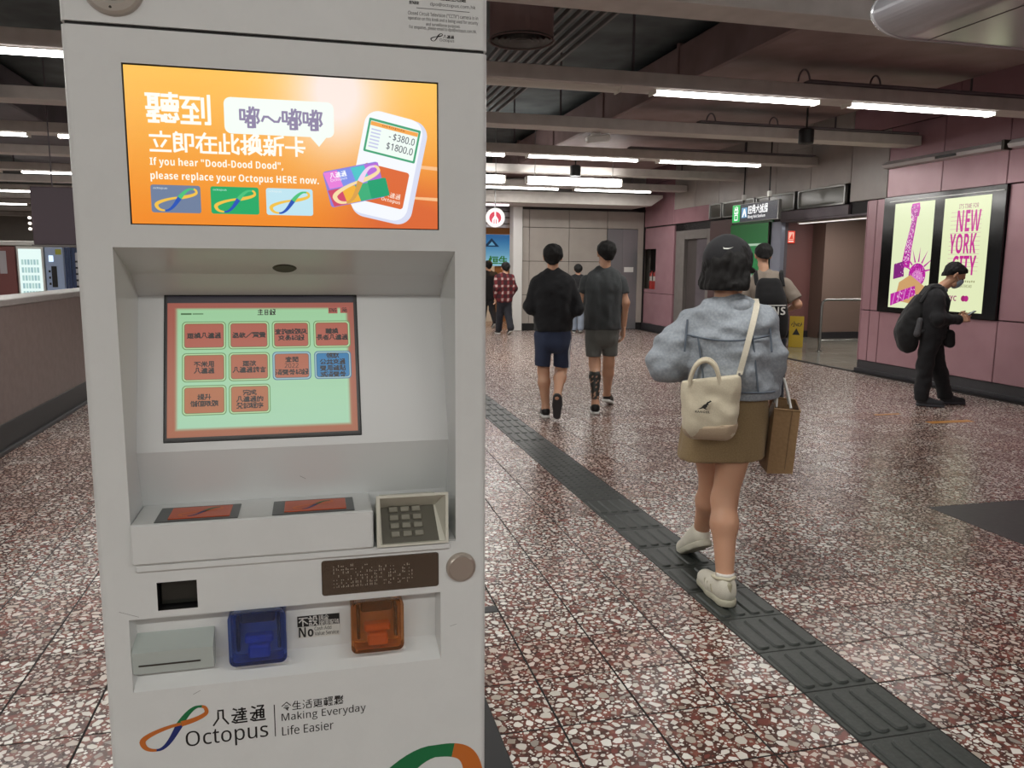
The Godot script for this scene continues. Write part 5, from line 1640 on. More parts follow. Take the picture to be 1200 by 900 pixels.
	# strip lights in the passage
	for a in [[8.02, 2.245, -11.25, 1.8, 0], [10.4, 2.55, -12.0, 1.7, 1], [10.4, 2.55, -14.0, 1.7, 1]]:
		var pl := thing("passage_light", "slim lit strip along the passage header" if a[4] == 0 else ("lit strip on the passage ceiling " + ("over the handrail" if a[2] > -13.0 else "over the brick wall")), "light", Vector3(a[0], a[1], a[2]), PI / 2 if a[4] == 0 else 0.0)
		part("housing", size_box(a[3], 0.02, 0.08, 0.004), M.lamphouse, pl, Vector3(0, 0.012, 0))
		part("diffuser", size_box(a[3] - 0.02, 0.012 if a[4] == 0 else 0.03, 0.04 if a[4] == 0 else 0.06, 0.004), glow(col("fffdf9"), 0.7) if a[4] == 0 else M.tube, pl, Vector3(0, -0.004 if a[4] == 0 else -0.01, 0))
		area_light(pl, Vector3(0, -0.035, 0), Vector3.DOWN, a[3], 0.06, lamp_energy * (0.3 if a[4] == 0 else 1.2), col("fdfaf4"))
	# fire extinguishers in the niche
	for k in 2:
		var fe := thing("fire_extinguisher", "red fire extinguisher in the dark wall niche", "fire extinguisher", Vector3(7.93, 0.99, -17.72 - k * 0.2), 0.0, "extinguishers in the niche")
		part("cylinder", lathem([Vector2(0, 0), Vector2(0.06, 0), Vector2(0.065, 0.02), Vector2(0.065, 0.32), Vector2(0.045, 0.38), Vector2(0.018, 0.4), Vector2(0.018, 0.42), Vector2(0, 0.42)], Transform3D.IDENTITY, 20, false), mat(col("9a2a26"), 0.3), fe)
		part("label", lathem([Vector2(0.0655, 0.19), Vector2(0.0655, 0.3)], Transform3D.IDENTITY, 20), mat(col("b9b4ac"), 0.5), fe)
		part("valve", boxm(Vector3(-0.05, 0.42, -0.015), Vector3(0.04, 0.46, 0.015), 0.004), M.black, fe)
		part("hose", tubem([Vector3(-0.04, 0.44, 0), Vector3(-0.085, 0.4, 0.01), Vector3(-0.085, 0.2, 0.01)], [0.01], 8), M.black, fe)
	# railway roundel
	var ro := thing("round_sign", "round white lit sign with red roundel above the shop", "sign", Vector3(3.86, 2.52, -17.0), -0.2)
	part("case", lathem([Vector2(0, -0.05), Vector2(0.2, -0.05), Vector2(0.21, -0.03), Vector2(0.21, 0.03), Vector2(0.2, 0.05), Vector2(0, 0.05)], Transform3D(Basis(Vector3.RIGHT, PI / 2), Vector3.ZERO), 36), M.white, ro)
	var rcn := Canvas.new(256, 256, col("fdf4f4"))
	var red := col("c22a44")
	rcn.fill_poly(disc(Vector2(128, 128), 84, 40), red)
	rcn.fill_poly(PackedVector2Array([Vector2(118, 44), Vector2(138, 44), Vector2(138, 100), Vector2(172, 150), Vector2(172, 212), Vector2(150, 212), Vector2(150, 160), Vector2(138, 140), Vector2(138, 212), Vector2(118, 212), Vector2(118, 140), Vector2(106, 160), Vector2(106, 212), Vector2(84, 212), Vector2(84, 150), Vector2(118, 100)]), col("fdf4f4"))
	var rf := st_new()
	for k in 36:
		var a0 := TAU * k / 36
		var a1 := TAU * (k + 1) / 36
		for q in [Vector2.ZERO, Vector2(cos(a1), sin(a1)), Vector2(cos(a0), sin(a0))]:
			rf.set_uv(Vector2(0.5 + q.x * 0.5, 0.5 - q.y * 0.5))
			rf.add_vertex(Vector3(q.x * 0.195, q.y * 0.195, 0.053))
	part("lit_face", st_end(rf), screen_mat(rcn.done(), 1.1), ro)
	part("hanging_rod", tubem([Vector3(0, 0.2, 0), Vector3(0, 0.6, 0)], [0.014], 8), M.steel, ro)
	area_light(ro, Vector3(0, 0, 0.08), Vector3.BACK, 0.3, 0.3, 0.1, col("ffe8ec"))
	var st := thing("shop_strip_light", "short bright strip light above the round sign", "light", Vector3(4.0, 2.84, -17.6))
	part("diffuser", size_box(0.62, 0.04, 0.06, 0.008), glow(col("fff0fa"), 1.8), st)
	area_light(st, Vector3(0, -0.03, 0), Vector3.DOWN, 0.6, 0.06, 0.4, col("fff0fa"))
	# bank poster inside the shop and warm ceiling spots
	var bp := thing("bank_poster", "blue bank poster with dark triangle and green characters inside the shop", "poster", Vector3(4.3, 1.5, -21.45))
	part("board", boxm(Vector3(0, 0, -0.03), Vector3(1.1, 0.86, 0.0), 0.004), M.white, bp)
	var b := Canvas.new(256, 256, col("2f6f9c"))
	b.shade(func(x: float, y: float) -> Color: return col("1f5f94").lerp(col("8fc0d2"), clampf(y * 1.2 - 0.1, 0, 1)), 16, 32)
	b.fill_poly(PackedVector2Array([Vector2(110, 30), Vector2(160, 100), Vector2(60, 100)]), col("12304a"))
	b.fill_poly(PackedVector2Array([Vector2(112, 58), Vector2(134, 90), Vector2(88, 90)]), col("5f9cc0"))
	b.polys(cjk_polys("恒生", Rect2(90, 176, 130, 62), 0.15), col("2f6a2c"))
	part("lit_face", pic(1.08, 0.84), screen_mat(b.done(), 0.8), bp, Vector3(0.01, 0.01, 0.004))
	part("post", boxm(Vector3(0.3, -1.5, -0.03), Vector3(0.56, 0.0, -0.005)), M.white, bp)
	for k in 3:
		var sl := thing("shop_downlight", "round warm downlight in the shop ceiling", "light", Vector3(4.8 + k * 0.7, 2.73, -19.6), 0.0, "shop downlights")
		part("lens", lathem([Vector2(0, 0), Vector2(0.09, 0), Vector2(0.11, 0.02)], Transform3D.IDENTITY, 20), glow(col("ffd9a0"), 2.0), sl)
		area_light(sl, Vector3(0, -0.02, 0), Vector3.DOWN, 0.16, 0.16, 1.3, col("ffc98a"))
	# air outlet and its drop duct
	var ao := thing("air_outlet", "round ringed air outlet under a dark ceiling duct", "air outlet", Vector3(1.62, 3.2, -6.25))
	part("drop_duct", lathem([Vector2(0.24, 0.0), Vector2(0.245, 0.03), Vector2(0.245, 0.8)], Transform3D.IDENTITY, 40), M.duct, ao)
	for k in 5:
		var r := 0.25 - k * 0.042
		part("ring", lathem([Vector2(r, 0.012), Vector2(r + 0.012, 0.0), Vector2(r - 0.022, 0.03 + k * 0.004)], Transform3D.IDENTITY, 40), M.grey, ao)
	part("core", lathem([Vector2(0, 0.03), Vector2(0.07, 0.03)], Transform3D.IDENTITY, 30), M.darksteel, ao)
	# ceiling camera dome and loudspeakers
	var dc := thing("ceiling_camera", "white camera fitting on the second grey beam", "camera", Vector3(3.4, 3.1, -9.5))
	part("bracket", boxm(Vector3(-0.05, -0.03, -0.05), Vector3(0.05, 0.0, 0.05), 0.005), M.white, dc)
	var cb := part("body", size_box(0.3, 0.08, 0.1, 0.02), M.white, dc, Vector3(0.02, -0.07, 0.04))
	cb.rotation.z = 0.12
	for a in [[5.9, -8.9, 0], [4.35, -13.1, 1], [-3.0, -9.0, 2]]:
		var sp2 := thing("ceiling_speaker", ["small dark cylindrical loudspeaker beside the brown duct by the pink wall", "small dark cylindrical loudspeaker above the hung box luminaire", "small dark cylindrical loudspeaker over the parapet"][a[2]], "loudspeaker", Vector3(a[0], 3.0, a[1]))
		part("can", lathem([Vector2(0, 0), Vector2(0.085, 0.0), Vector2(0.09, 0.01), Vector2(0.09, 0.16), Vector2(0.07, 0.18)], Transform3D.IDENTITY, 24), M.black, sp2)
		part("stem", tubem([Vector3(0, 0.17, 0), Vector3(0, 1.0, 0)], [0.012], 6), M.black, sp2)
	# rounded silver pod overhead
	var pod := thing("ceiling_pod", "smooth rounded silver pod hanging from the ceiling", "ceiling pod", Vector3(2.71, 2.63, -3.6))
	var o := PackedVector2Array()
	for k in 25:
		var a := PI / 2 + PI * k / 24.0
		o.append(Vector2(0.21 + 0.21 * cos(a) * (1.0 if k < 12 else 1.0), 0.11 + 0.11 * sin(a)))
	o.append(Vector2(2.6, 0.0)); o.append(Vector2(2.6, 0.22))
	var pm := st_new()
	pm.set_smooth_group(-1)
	prism_to(pm, o, 0.0, 2.6)
	var silver := mat(col("b9b9bf"), 0.2, 0.35)
	var body := part("shell", st_end(pm), silver, pod)
	body.transform = Transform3D(Basis.IDENTITY, Vector3.ZERO)
	var rim := []
	for p in o: rim.append(Vector3(p.x, p.y, 0.0))
	rim.append(rim[0])
	part("rim", tubem(rim, [0.008], 8), mat(col("d6d6da"), 0.15, 0.6), pod)
	part("seam", boxm(Vector3(0.33, -0.002, 0.0), Vector3(0.336, 0.002, 2.6)), M.darksteel, pod)
	for x in [0.5, 2.2]:
		part("hanging_rod", tubem([Vector3(x, 0.22, 1.2), Vector3(x, 1.37, 1.2)], [0.02], 8), M.steel, pod)

# ------------------------------------------------------------------ people
func leg_chain(h: Vector3, k: Vector3, a: Vector3, s := 1.0) -> Array:
	var c := k.lerp(a, 0.28) + Vector3(0, 0, 0.018)
	return [[h, k, 0.088 * s, 0.056 * s], [k, c, 0.054 * s, 0.058 * s], [c, a, 0.057 * s, 0.036 * s], [a, a + Vector3(0, -0.03, -0.06), 0.036 * s, 0.03 * s]]

func leg_cloth(h: Vector3, k: Vector3, a: Vector3, rh: float, rk: float, ra: float) -> Array:
	return [[h, k, rh, rk], [k, a, rk, ra]]

func sleeve_to(s: SurfaceTool, pts: Array, rs: Array, cell: float, fold: float) -> void:
	var n := pts.size()
	var d: Vector3 = (pts[n - 1] - pts[n - 2]).normalized()
	var ext := pts.duplicate()
	ext[n - 1] = pts[n - 1] + d * rs[n - 1] * 1.2
	blob_to(s, chain(ext, rs), cell, 0.03, [Plane(d, d.dot(pts[n - 1]))], fold, Vector3(7, 9, 7))

func sit(prims: Array, k: float, x: float, y: float, from := 0.6) -> float:
	# height z of the surface seen from +z at x, y
	var z := from
	for i in 40:
		var q := Vector3(x, y, z)
		var f := 1.0
		for p in prims:
			var ab: Vector3 = p[1] - p[0]
			var t := clampf((q - p[0]).dot(ab) / maxf(ab.length_squared(), 1e-9), 0, 1)
			var d: float = (q - p[0] - ab * t).length() - lerpf(p[2], p[3], t)
			var h := k - absf(f - d)
			f = minf(f, d) - (h * h / (4 * k) if h > 0 else 0.0)
		if f < 0.0008: break
		z -= maxf(f * 0.8, 0.0006)
		if z < -0.5: break
	return z

func seam(prims: Array, k: float, a: Vector2, b: Vector2, r: float, lift := 0.001, n := 20, sag := 0.0) -> ArrayMesh:
	var pts := []
	for i in n + 1:
		var p := a.lerp(b, float(i) / n) - Vector2(0, sag * sin(PI * i / n))
		pts.append(Vector3(p.x, p.y, sit(prims, k, p.x, p.y) + lift))
	return tubem(pts, [r], 6)

func print_on(polys: Array, prims: Array, k: float, at: Vector2, lift := 0.002) -> ArrayMesh:
	var s := st_new()
	for p in polys:
		for i in range(1, p.size() - 1):
			for q in [p[0], p[i], p[i + 1]]:
				var v := Vector2(at.x + q.x, at.y - q.y)
				s.add_vertex(Vector3(v.x, v.y, sit(prims, k, v.x, v.y) + lift))
	return st_end(s)

func body_mesh(d: Dictionary) -> ArrayMesh:
	var s := SurfaceTool.new()
	s.begin(Mesh.PRIMITIVE_TRIANGLES)
	var cell: float = d.get("cell", 0.014)
	var pr := []
	for L in d.legs: pr += leg_chain(L[0], L[1], L[2], d.get("thick", 1.0))
	pr += levels(d.trunk, 0.06)
	for A in d.arms: pr += chain([A[0], A[1], A[2]], [0.05, 0.042, 0.028])
	var nk: Vector3 = d.neck
	var hc: Vector3 = d.head
	pr.append([nk, hc + Vector3(0, -0.05, 0.012), 0.058, 0.052])
	var hp := placed(head_prims(), Transform3D(d.get("hturn", Basis.IDENTITY), hc))
	pr.append([hp[0][0], hp[0][1], 0.08, 0.076])
	blob_to(s, pr, cell, 0.035, [], 0.0, Vector3.ONE, d.get("paint"))
	blob_to(s, hp, minf(cell * 0.6, 0.008), 0.018, [], 0.0, Vector3.ONE, d.get("paint"))
	for h in d.get("hands", []):
		blob_to(s, hand_prims(h[0], (h[1] as Vector3).normalized(), h[2], h[3]), d.get("hcell", 0.005), 0.008, [], 0.0, Vector3.ONE, d.get("paint"))
	s.index()
	return s.commit()

func hair_mesh(hc: Vector3, turn: Basis, cell: float, long := 0.0) -> ArrayMesh:
	var pr := [[Vector3(0, 0.035, 0.03), Vector3(0, 0.04, -0.02), 0.095, 0.088], [Vector3(0, -0.045, 0.04), Vector3(0, 0.02, 0.035), 0.067, 0.088]]
	if long > 0.0: pr += [[Vector3(-0.05, 0.0, 0.03), Vector3(-0.062, -long, 0.03), 0.062, 0.06], [Vector3(0.05, 0.0, 0.03), Vector3(0.062, -long, 0.03), 0.062, 0.06], [Vector3(0, 0.0, 0.05), Vector3(0, -long, 0.055), 0.075, 0.07]]
	var t := Transform3D(turn, hc)
	var clips := []
	var n := turn * Vector3(0, -0.75, -0.66).normalized()
	if long <= 0.0: clips = [Plane(n, n.dot(t * Vector3(0, -0.045, 0.05)))]
	else:
		n = turn * Vector3(0, -0.2, -0.98).normalized()
		clips = [Plane(n, n.dot(t * Vector3(0, 0.0, -0.055))), Plane(Vector3.DOWN, -(hc.y - long - 0.02))]
	return blob(placed(pr, t), cell, 0.03, clips, 0.01, Vector3(26, 14, 26))

func build_people() -> void:
	folds.frequency = 1.0
	person_woman()
	person_sweater()
	person_tee()
	person_backpack()
	person_phone()
	far_people()

func cloth(c: Color, vary := 0.08, sc := 9.0) -> StandardMaterial3D:
	var m := mottled(c, vary, 0.05, sc, 0.9, int(c.r * 97 + c.b * 31))
	m.rim_enabled = true
	m.rim = 0.12
	return m

func person_woman() -> void:
	var t := thing("person", "person in pale denim jacket, khaki skirt and black cap walking on the guide path", "person", Vector3(1.80, 0, -3.28), -0.5019)
	var cx := 0.035
	var hc := Vector3(0.012, 1.485, -0.03)
	var ht := Basis(Vector3.UP, -0.55) * Basis(Vector3.RIGHT, -0.12)
	var legs := [[Vector3(-0.045, 0.78, 0), Vector3(-0.012, 0.45, -0.13), Vector3(-0.06, 0.145, -0.30)], [Vector3(0.1, 0.78, 0.01), Vector3(0.045, 0.44, 0.06), Vector3(0.064, 0.09, 0.19)]]
	var arms := [[Vector3(-0.15, 1.22, 0), Vector3(-0.235, 1.03, 0.05), Vector3(-0.12, 1.0, -0.17)], [Vector3(0.19, 1.22, 0), Vector3(0.205, 1.07, -0.01), Vector3(0.232, 0.96, -0.1)]]
	var d := {"cell": 0.012, "legs": legs, "arms": arms, "trunk": [[0.82, cx, 0, 0.15, 0.1], [1.0, cx, 0, 0.13, 0.09], [1.22, 0.02, 0, 0.16, 0.08]], "neck": Vector3(0.015, 1.28, 0), "head": hc, "hturn": ht,
		"hands": [[Vector3(-0.12, 1.0, -0.17), Vector3(0.5, 0.1, -0.8), Vector3(0, 1, 0), 0.5], [Vector3(0.24, 0.95, -0.12), Vector3(0.1, -0.9, -0.35), Vector3(0.2, 0.1, -1.0), 0.9]]}
	part("body", body_mesh(d), M.skin, t)
	part("hair", hair_mesh(hc + Vector3(0.01, 0, 0), ht, 0.009, 0.075), M.hair, t)
	# cap
	var capm := cloth(col("17171b"), 0.1, 12.0)
	var ct := Transform3D(ht, hc)
	var cap := part("cap", blob(placed([[Vector3(0, 0.045, 0.03), Vector3(0, 0.05, -0.02), 0.099, 0.095], [Vector3(0, 0.075, 0.01), Vector3(0, 0.075, -0.01), 0.075, 0.07]], ct), 0.009, 0.03, [Plane(ht * Vector3.DOWN, (ht * Vector3.DOWN).dot(ct * Vector3(0, 0.008, 0)))], 0.002, Vector3(9, 9, 9)), capm, t)
	var brim := PackedVector2Array()
	for k in 17:
		var a := PI * k / 16.0
		brim.append(Vector2(cos(a) * 0.083, sin(a) * 0.095 + 0.03))
	var bm := part("brim", prism(brim, -0.0025, 0.0025), capm, cap)
	bm.transform = ct * Transform3D(Basis(Vector3.RIGHT, -PI / 2 - 0.16), Vector3(0, 0.02, -0.045))
	var cp := placed([[Vector3(0, 0.045, 0.03), Vector3(0, 0.05, -0.02), 0.099, 0.095], [Vector3(0, 0.075, 0.01), Vector3(0, 0.075, -0.01), 0.075, 0.07]], ct)
	var sw := func(u: float) -> Array: return [Vector2(-0.019 + 0.04 * u, 0.004 * sin(u * PI * 0.9) + 0.007 * (1.0 - u) - 0.004), 0.0036 * sin(PI * clampf(u * 0.8 + 0.16, 0, 1)) * (1.0 - u * 0.75)]
	part("tick_mark", print_on(ribbon(sw, 0.0, 1.0, 10) + [PackedVector2Array([Vector2(-0.022, -0.003), Vector2(-0.014, 0.003), Vector2(-0.019, 0.007)])], cp, 0.03, Vector2(0.012, 1.577), 0.0025), M.white, cap)
	# jacket
	var denim := mottled(col("99a1aa"), 0.16, 0.035, 7.0, 0.9, 51)
	var tr := levels([[0.90, 0.07, 0.01, 0.185, 0.135], [1.0, 0.055, 0.02, 0.19, 0.145], [1.14, 0.03, 0.02, 0.185, 0.14], [1.23, 0.02, 0.01, 0.165, 0.115], [1.285, 0.018, 0.0, 0.125, 0.085]], 0.04)
	var s := SurfaceTool.new()
	s.begin(Mesh.PRIMITIVE_TRIANGLES)
	var jk := tr + [[Vector3(-0.13, 1.235, 0.0), Vector3(-0.2, 1.12, 0.03), 0.085, 0.09], [Vector3(-0.2, 1.12, 0.03), Vector3(-0.235, 1.045, 0.04), 0.09, 0.085], [Vector3(-0.235, 1.045, 0.04), Vector3(-0.13, 1.005, -0.15), 0.083, 0.06],
		[Vector3(0.165, 1.24, 0.0), Vector3(0.2, 1.1, 0.02), 0.08, 0.078], [Vector3(0.2, 1.1, 0.02), Vector3(0.222, 0.985, -0.06), 0.076, 0.05]]
	blob_to(s, jk, 0.0105, 0.035, [Plane(Vector3(0, -1, 0), -0.912)], 0.024, Vector3(5.0, 7.5, 5.0))
	s.index()
	var jacket := part("denim_jacket", s.commit(), denim, t)
	part("collar", blob([[Vector3(-0.055, 1.315, 0.045), Vector3(0.085, 1.315, 0.045), 0.035, 0.035], [Vector3(-0.085, 1.30, 0.0), Vector3(-0.055, 1.315, 0.045), 0.03, 0.035], [Vector3(0.115, 1.30, 0.0), Vector3(0.085, 1.315, 0.045), 0.03, 0.035]], 0.009, 0.03, [], 0.004), denim, jacket)
	var thread := cloth(col("59636f"), 0.05)
	for q in [[Vector2(-0.15, 1.195), Vector2(0.2, 1.2), 0.02], [Vector2(-0.10, 1.19), Vector2(-0.06, 0.96), 0.0], [Vector2(0.13, 1.2), Vector2(0.165, 0.96), 0.0], [Vector2(-0.09, 0.955), Vector2(0.235, 0.955), 0.0], [Vector2(0.2, 1.27), Vector2(0.215, 1.13), 0.0], [Vector2(-0.15, 1.26), Vector2(-0.155, 1.12), 0.0]]:
		part("seam", seam(jk, 0.035, q[0], q[1], 0.0045, 0.009, 22, q[2]), thread, jacket)
	# skirt
	var sk := levels([[0.92, cx + 0.01, 0, 0.16, 0.12], [0.78, 0.03, 0, 0.185, 0.13], [0.60, 0.022, 0, 0.19, 0.125]], 0.04)
	part("skirt", blob(sk, 0.012, 0.03, [Plane(Vector3(0.07, -1, 0).normalized(), -0.618)], 0.012, Vector3(7, 2, 7)), cloth(col("8c7653"), 0.1), t)
	# socks and shoes
	var shoem := mottled(col("dedaca"), 0.12, 0.06, 14.0, 0.6, 52)
	for k in 2:
		var a: Vector3 = legs[k][2]
		part("sock", blob([[a + Vector3(0, 0.05, 0), a + Vector3(0, -0.03, 0), 0.041, 0.044]], 0.008, 0.02, [Plane(Vector3.UP, a.y + 0.05)]), cloth(col("d5d2cc"), 0.05), t)
	var sh := shoe(t, Vector3(0.066, 0.006, 0.215), 0.42, 0.0, shoem, mat(col("b9b6a2"), 0.5), 0.3, 0.009)
	part("heel_tab", blob([[Vector3(0, 0.07, 0.044), Vector3(0, 0.1, 0.04), 0.012, 0.014]], 0.006, 0.01), mat(col("a9a48c"), 0.5), sh)
	part("ankle_collar", tubem([Vector3(-0.04, 0.112, -0.05), Vector3(-0.043, 0.118, 0.0), Vector3(0, 0.124, 0.042), Vector3(0.043, 0.118, 0.0), Vector3(0.04, 0.112, -0.05)], [0.008], 8), mat(col("c3bda6"), 0.6), sh)
	for k in 3: part("side_stripe", tubem([Vector3(-0.05, 0.045, -0.03 - k * 0.035), Vector3(-0.048, 0.075, -0.045 - k * 0.035)], [0.0045], 6), mat(col("aaa48e"), 0.6), sh)
	part("heel_cushion", boxm(Vector3(-0.03, 0.012, 0.03), Vector3(0.03, 0.03, 0.047), 0.004), mat(col("cfd2cc"), 0.2), sh)
	var s2 := shoe(t, Vector3(-0.045, 0.09, -0.25), 0.5, 0.5, shoem, mat(col("c2bfae"), 0.5), 0.3, 0.009)
	part("heel_tab", blob([[Vector3(0, 0.07, 0.044), Vector3(0, 0.1, 0.04), 0.012, 0.014]], 0.006, 0.01), mat(col("a9a48c"), 0.5), s2)
	# cream tote bag
	var bag := thing("tote_bag", "cream canvas tote bag with black animal logo on a long strap", "bag", Vector3(1.80, 0, -3.28), -0.5019)
	var canvasm := cloth(col("d0c6ae"), 0.08, 10.0)
	var bp := levels([[0.795, -0.035, 0.2, 0.112, 0.05], [0.86, -0.034, 0.2, 0.118, 0.052], [1.02, -0.033, 0.2, 0.118, 0.034]], 0.03)
	part("bag_body", blob(bp, 0.0085, 0.03, [Plane(Vector3(-0.16, 1, 0).normalized(), 1.022 * 0.9874)], 0.012, Vector3(7, 7, 7)), canvasm, bag)
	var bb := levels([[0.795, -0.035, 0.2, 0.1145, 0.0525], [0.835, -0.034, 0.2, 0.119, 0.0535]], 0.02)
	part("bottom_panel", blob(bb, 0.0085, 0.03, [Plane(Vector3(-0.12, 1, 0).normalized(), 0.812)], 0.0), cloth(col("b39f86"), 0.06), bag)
	for z in [0.235, 0.165]:
		var hp := []
		for k in 15:
			var a := PI * k / 14.0
			hp.append(Vector3(-0.062 - 0.062 * cos(a), 0.985 + 0.105 * sin(a) + 0.01 * k / 14.0, z + 0.004))
		part("handle", tubem(hp, [0.0095], 8), canvasm, bag)
	var st := []
	for k in 19:
		var u := k / 18.0
		var p := Vector2(0.082, 1.035).lerp(Vector2(0.145, 1.33), u)
		st.append(Vector3(p.x, p.y, maxf(sit(jk, 0.035, p.x, p.y) + 0.022, 0.2 * (1.0 - u * 3.0))))
	st.append(Vector3(0.14, 1.355, 0.0))
	var sm := st_new()
	for k in st.size() - 1:
		var w := Vector3(0.0125, 0, 0)
		var o := Vector3(0, 0, 0.004)
		quad(sm, st[k] - w, st[k + 1] - w, st[k + 1] + w, st[k] + w)
		quad(sm, st[k] - w - o, st[k] + w - o, st[k + 1] + w - o, st[k + 1] - w - o)
		quad(sm, st[k] - w, st[k] - w - o, st[k + 1] - w - o, st[k + 1] - w)
		quad(sm, st[k] + w, st[k + 1] + w, st[k + 1] + w - o, st[k] + w - o)
	part("shoulder_strap", st_end(sm), cloth(col("cfc8b6"), 0.05), bag)
	part("strap_buckle", tubem([Vector3(0.082, 1.0, 0.215), Vector3(0.082, 1.045, 0.212)], [0.005], 8), M.steel, bag)
	var roo := PackedVector2Array([Vector2(0.036, -0.03), Vector2(0.03, -0.034), Vector2(0.024, -0.028), Vector2(0.018, -0.027), Vector2(0.013, -0.018), Vector2(0.004, -0.014), Vector2(-0.006, -0.002), Vector2(-0.022, 0.006), Vector2(-0.01, 0.005), Vector2(0.002, 0.001), Vector2(0.008, 0.004), Vector2(0.012, 0.006), Vector2(0.022, 0.005), Vector2(0.012, 0.001), Vector2(0.018, -0.006), Vector2(0.02, -0.014), Vector2(0.026, -0.012), Vector2(0.022, -0.02), Vector2(0.03, -0.025)])
	var rp := []
	var ri := Geometry2D.triangulate_polygon(roo)
	for k in range(0, ri.size(), 3): rp.append(PackedVector2Array([roo[ri[k]], roo[ri[k + 1]], roo[ri[k + 2]]]))
	part("animal_logo", print_on(rp, bp, 0.03, Vector2(-0.064, 0.893), 0.006), M.ink, bag)
	part("lettering", print_on(latin_polys("KANGOL", Rect2(-0.031, 0, 0.062, 0.0095), true), bp, 0.03, Vector2(-0.064, 0.881), 0.006), M.ink, bag)
	# brown paper bag
	var pb := thing("paper_bag", "brown paper carrier bag with white rope handles", "bag", Vector3(1.80, 0, -3.28), -0.5019)
	var kraft := cloth(col("8a6c48"), 0.06, 4.0)
	kraft.roughness = 0.7
	var bs := st_new()
	# near narrow side, and the broad face seen edge on; open top
	var A := [Vector3(0.225, 0.575, 0.06), Vector3(0.335, 0.58, 0.06), Vector3(0.345, 0.585, -0.2), Vector3(0.16, 0.62, -0.2)]
	var Bt := [Vector3(0.243, 0.872, 0.06), Vector3(0.352, 0.866, 0.06), Vector3(0.352, 0.875, -0.2), Vector3(0.243, 0.885, -0.2)]
	for k in 4:
		var j := (k + 1) % 4
		quad(bs, A[k], A[j], Bt[j], Bt[k])
	quad(bs, A[0], A[3], A[2], A[1])
	part("bag_body", st_end(bs), kraft, pb)
	part("folded_rim", tubem([Bt[0], Bt[1], Bt[2], Bt[3], Bt[0]], [0.004], 6), kraft, pb)
	part("side_crease", tubem([(A[0] + A[1]) / 2 + Vector3(0.02, 0.02, 0.001), (Bt[0] + Bt[1]) / 2 + Vector3(0.02, 0, 0.001)], [0.002], 5), cloth(col("73583a")), pb)
	for z in [0.02, -0.1]:
		part("rope_handle", tubem([Vector3(0.252, 0.872, z), Vector3(0.256, 0.95, z * 0.6 - 0.03), Vector3(0.272, 1.0, -0.06), Vector3(0.285, 0.99, -0.06), Vector3(0.3, 0.94, z * 0.6 - 0.03), Vector3(0.315, 0.87, z)], [0.006], 8), M.white, pb)

func person_sweater() -> void:
	var t := thing("person", "person in black sweater and navy striped shorts walking away", "person", Vector3(2.29, 0, -7.5), -0.2963)
	var hc := Vector3(-0.012, 1.585, -0.01)
	var legs := [[Vector3(-0.09, 0.82, 0), Vector3(-0.088, 0.46, -0.03), Vector3(-0.06, 0.09, 0.0)], [Vector3(0.085, 0.82, 0), Vector3(0.085, 0.47, -0.07), Vector3(0.05, 0.25, 0.2)]]
	var arms := [[Vector3(-0.165, 1.325, 0), Vector3(-0.225, 1.1, 0.04), Vector3(-0.15, 1.06, -0.2)], [Vector3(0.152, 1.325, 0), Vector3(0.235, 1.09, 0.04), Vector3(0.15, 1.06, -0.2)]]
	var d := {"cell": 0.016, "legs": legs, "arms": arms, "trunk": [[0.85, 0, 0, 0.15, 0.1], [1.15, 0, 0, 0.13, 0.08], [1.33, 0, 0, 0.13, 0.06]], "neck": Vector3(-0.01, 1.4, 0), "head": hc,
		"hands": [[arms[0][2], Vector3(0.6, 0.1, -0.7), Vector3(0, 1, 0), 0.5], [arms[1][2], Vector3(-0.6, 0.1, -0.7), Vector3(0, 1, 0), 0.5]]}
	part("body", body_mesh(d), M.skin, t)
	part("hair", hair_mesh(hc, Basis.IDENTITY, 0.012), M.hair, t)
	var tr := levels([[0.85, -0.005, 0, 0.172, 0.12], [1.1, 0, 0.01, 0.185, 0.125], [1.27, -0.005, 0.01, 0.195, 0.12], [1.36, -0.008, 0, 0.165, 0.085], [1.425, -0.01, 0, 0.085, 0.066]], 0.04)
	tr += chain([arms[0][0], arms[0][1], arms[0][2]], [0.07, 0.062, 0.045]) + chain([arms[1][0], arms[1][1], arms[1][2]], [0.07, 0.062, 0.045])
	part("sweater", blob(tr, 0.016, 0.04, [Plane(Vector3.DOWN, -0.865)], 0.012, Vector3(7, 7, 7)), cloth(col("0e0f13"), 0.1), t)
	var navy := cloth(col("26304a"), 0.08)
	var sh := levels([[0.9, -0.003, 0, 0.165, 0.115], [0.76, -0.003, 0, 0.17, 0.12]], 0.05) + leg_cloth(legs[0][0], Vector3(-0.092, 0.6, 0.02), Vector3(-0.094, 0.45, 0.02), 0.095, 0.08, 0.078) + leg_cloth(legs[1][0], Vector3(0.09, 0.6, -0.04), Vector3(0.09, 0.44, -0.07), 0.095, 0.08, 0.078)
	var so := part("shorts", blob(sh, 0.012, 0.012, [Plane(Vector3(-0.09, -1, 0).normalized(), -0.512)], 0.01, Vector3(7, 2, 7)), navy, t)
	var pts := []
	for k in 9:
		var y := 0.86 - 0.35 * k / 8.0
		pts.append(Vector3(0.163 + 0.004 * sin(k), y, 0.035))
	part("side_stripe", tubem(pts, [0.009], 6), cloth(col("cfcdd2"), 0.03), so)
	shoe(t, Vector3(-0.06, 0.002, 0.0), 0.1, 0.0, M.black, M.white, 0.28, 0.013)
	shoe(t, Vector3(0.05, 0.228, 0.232), -0.05, 1.2, M.black, mat(col("3a393b"), 0.6), 0.28, 0.013)

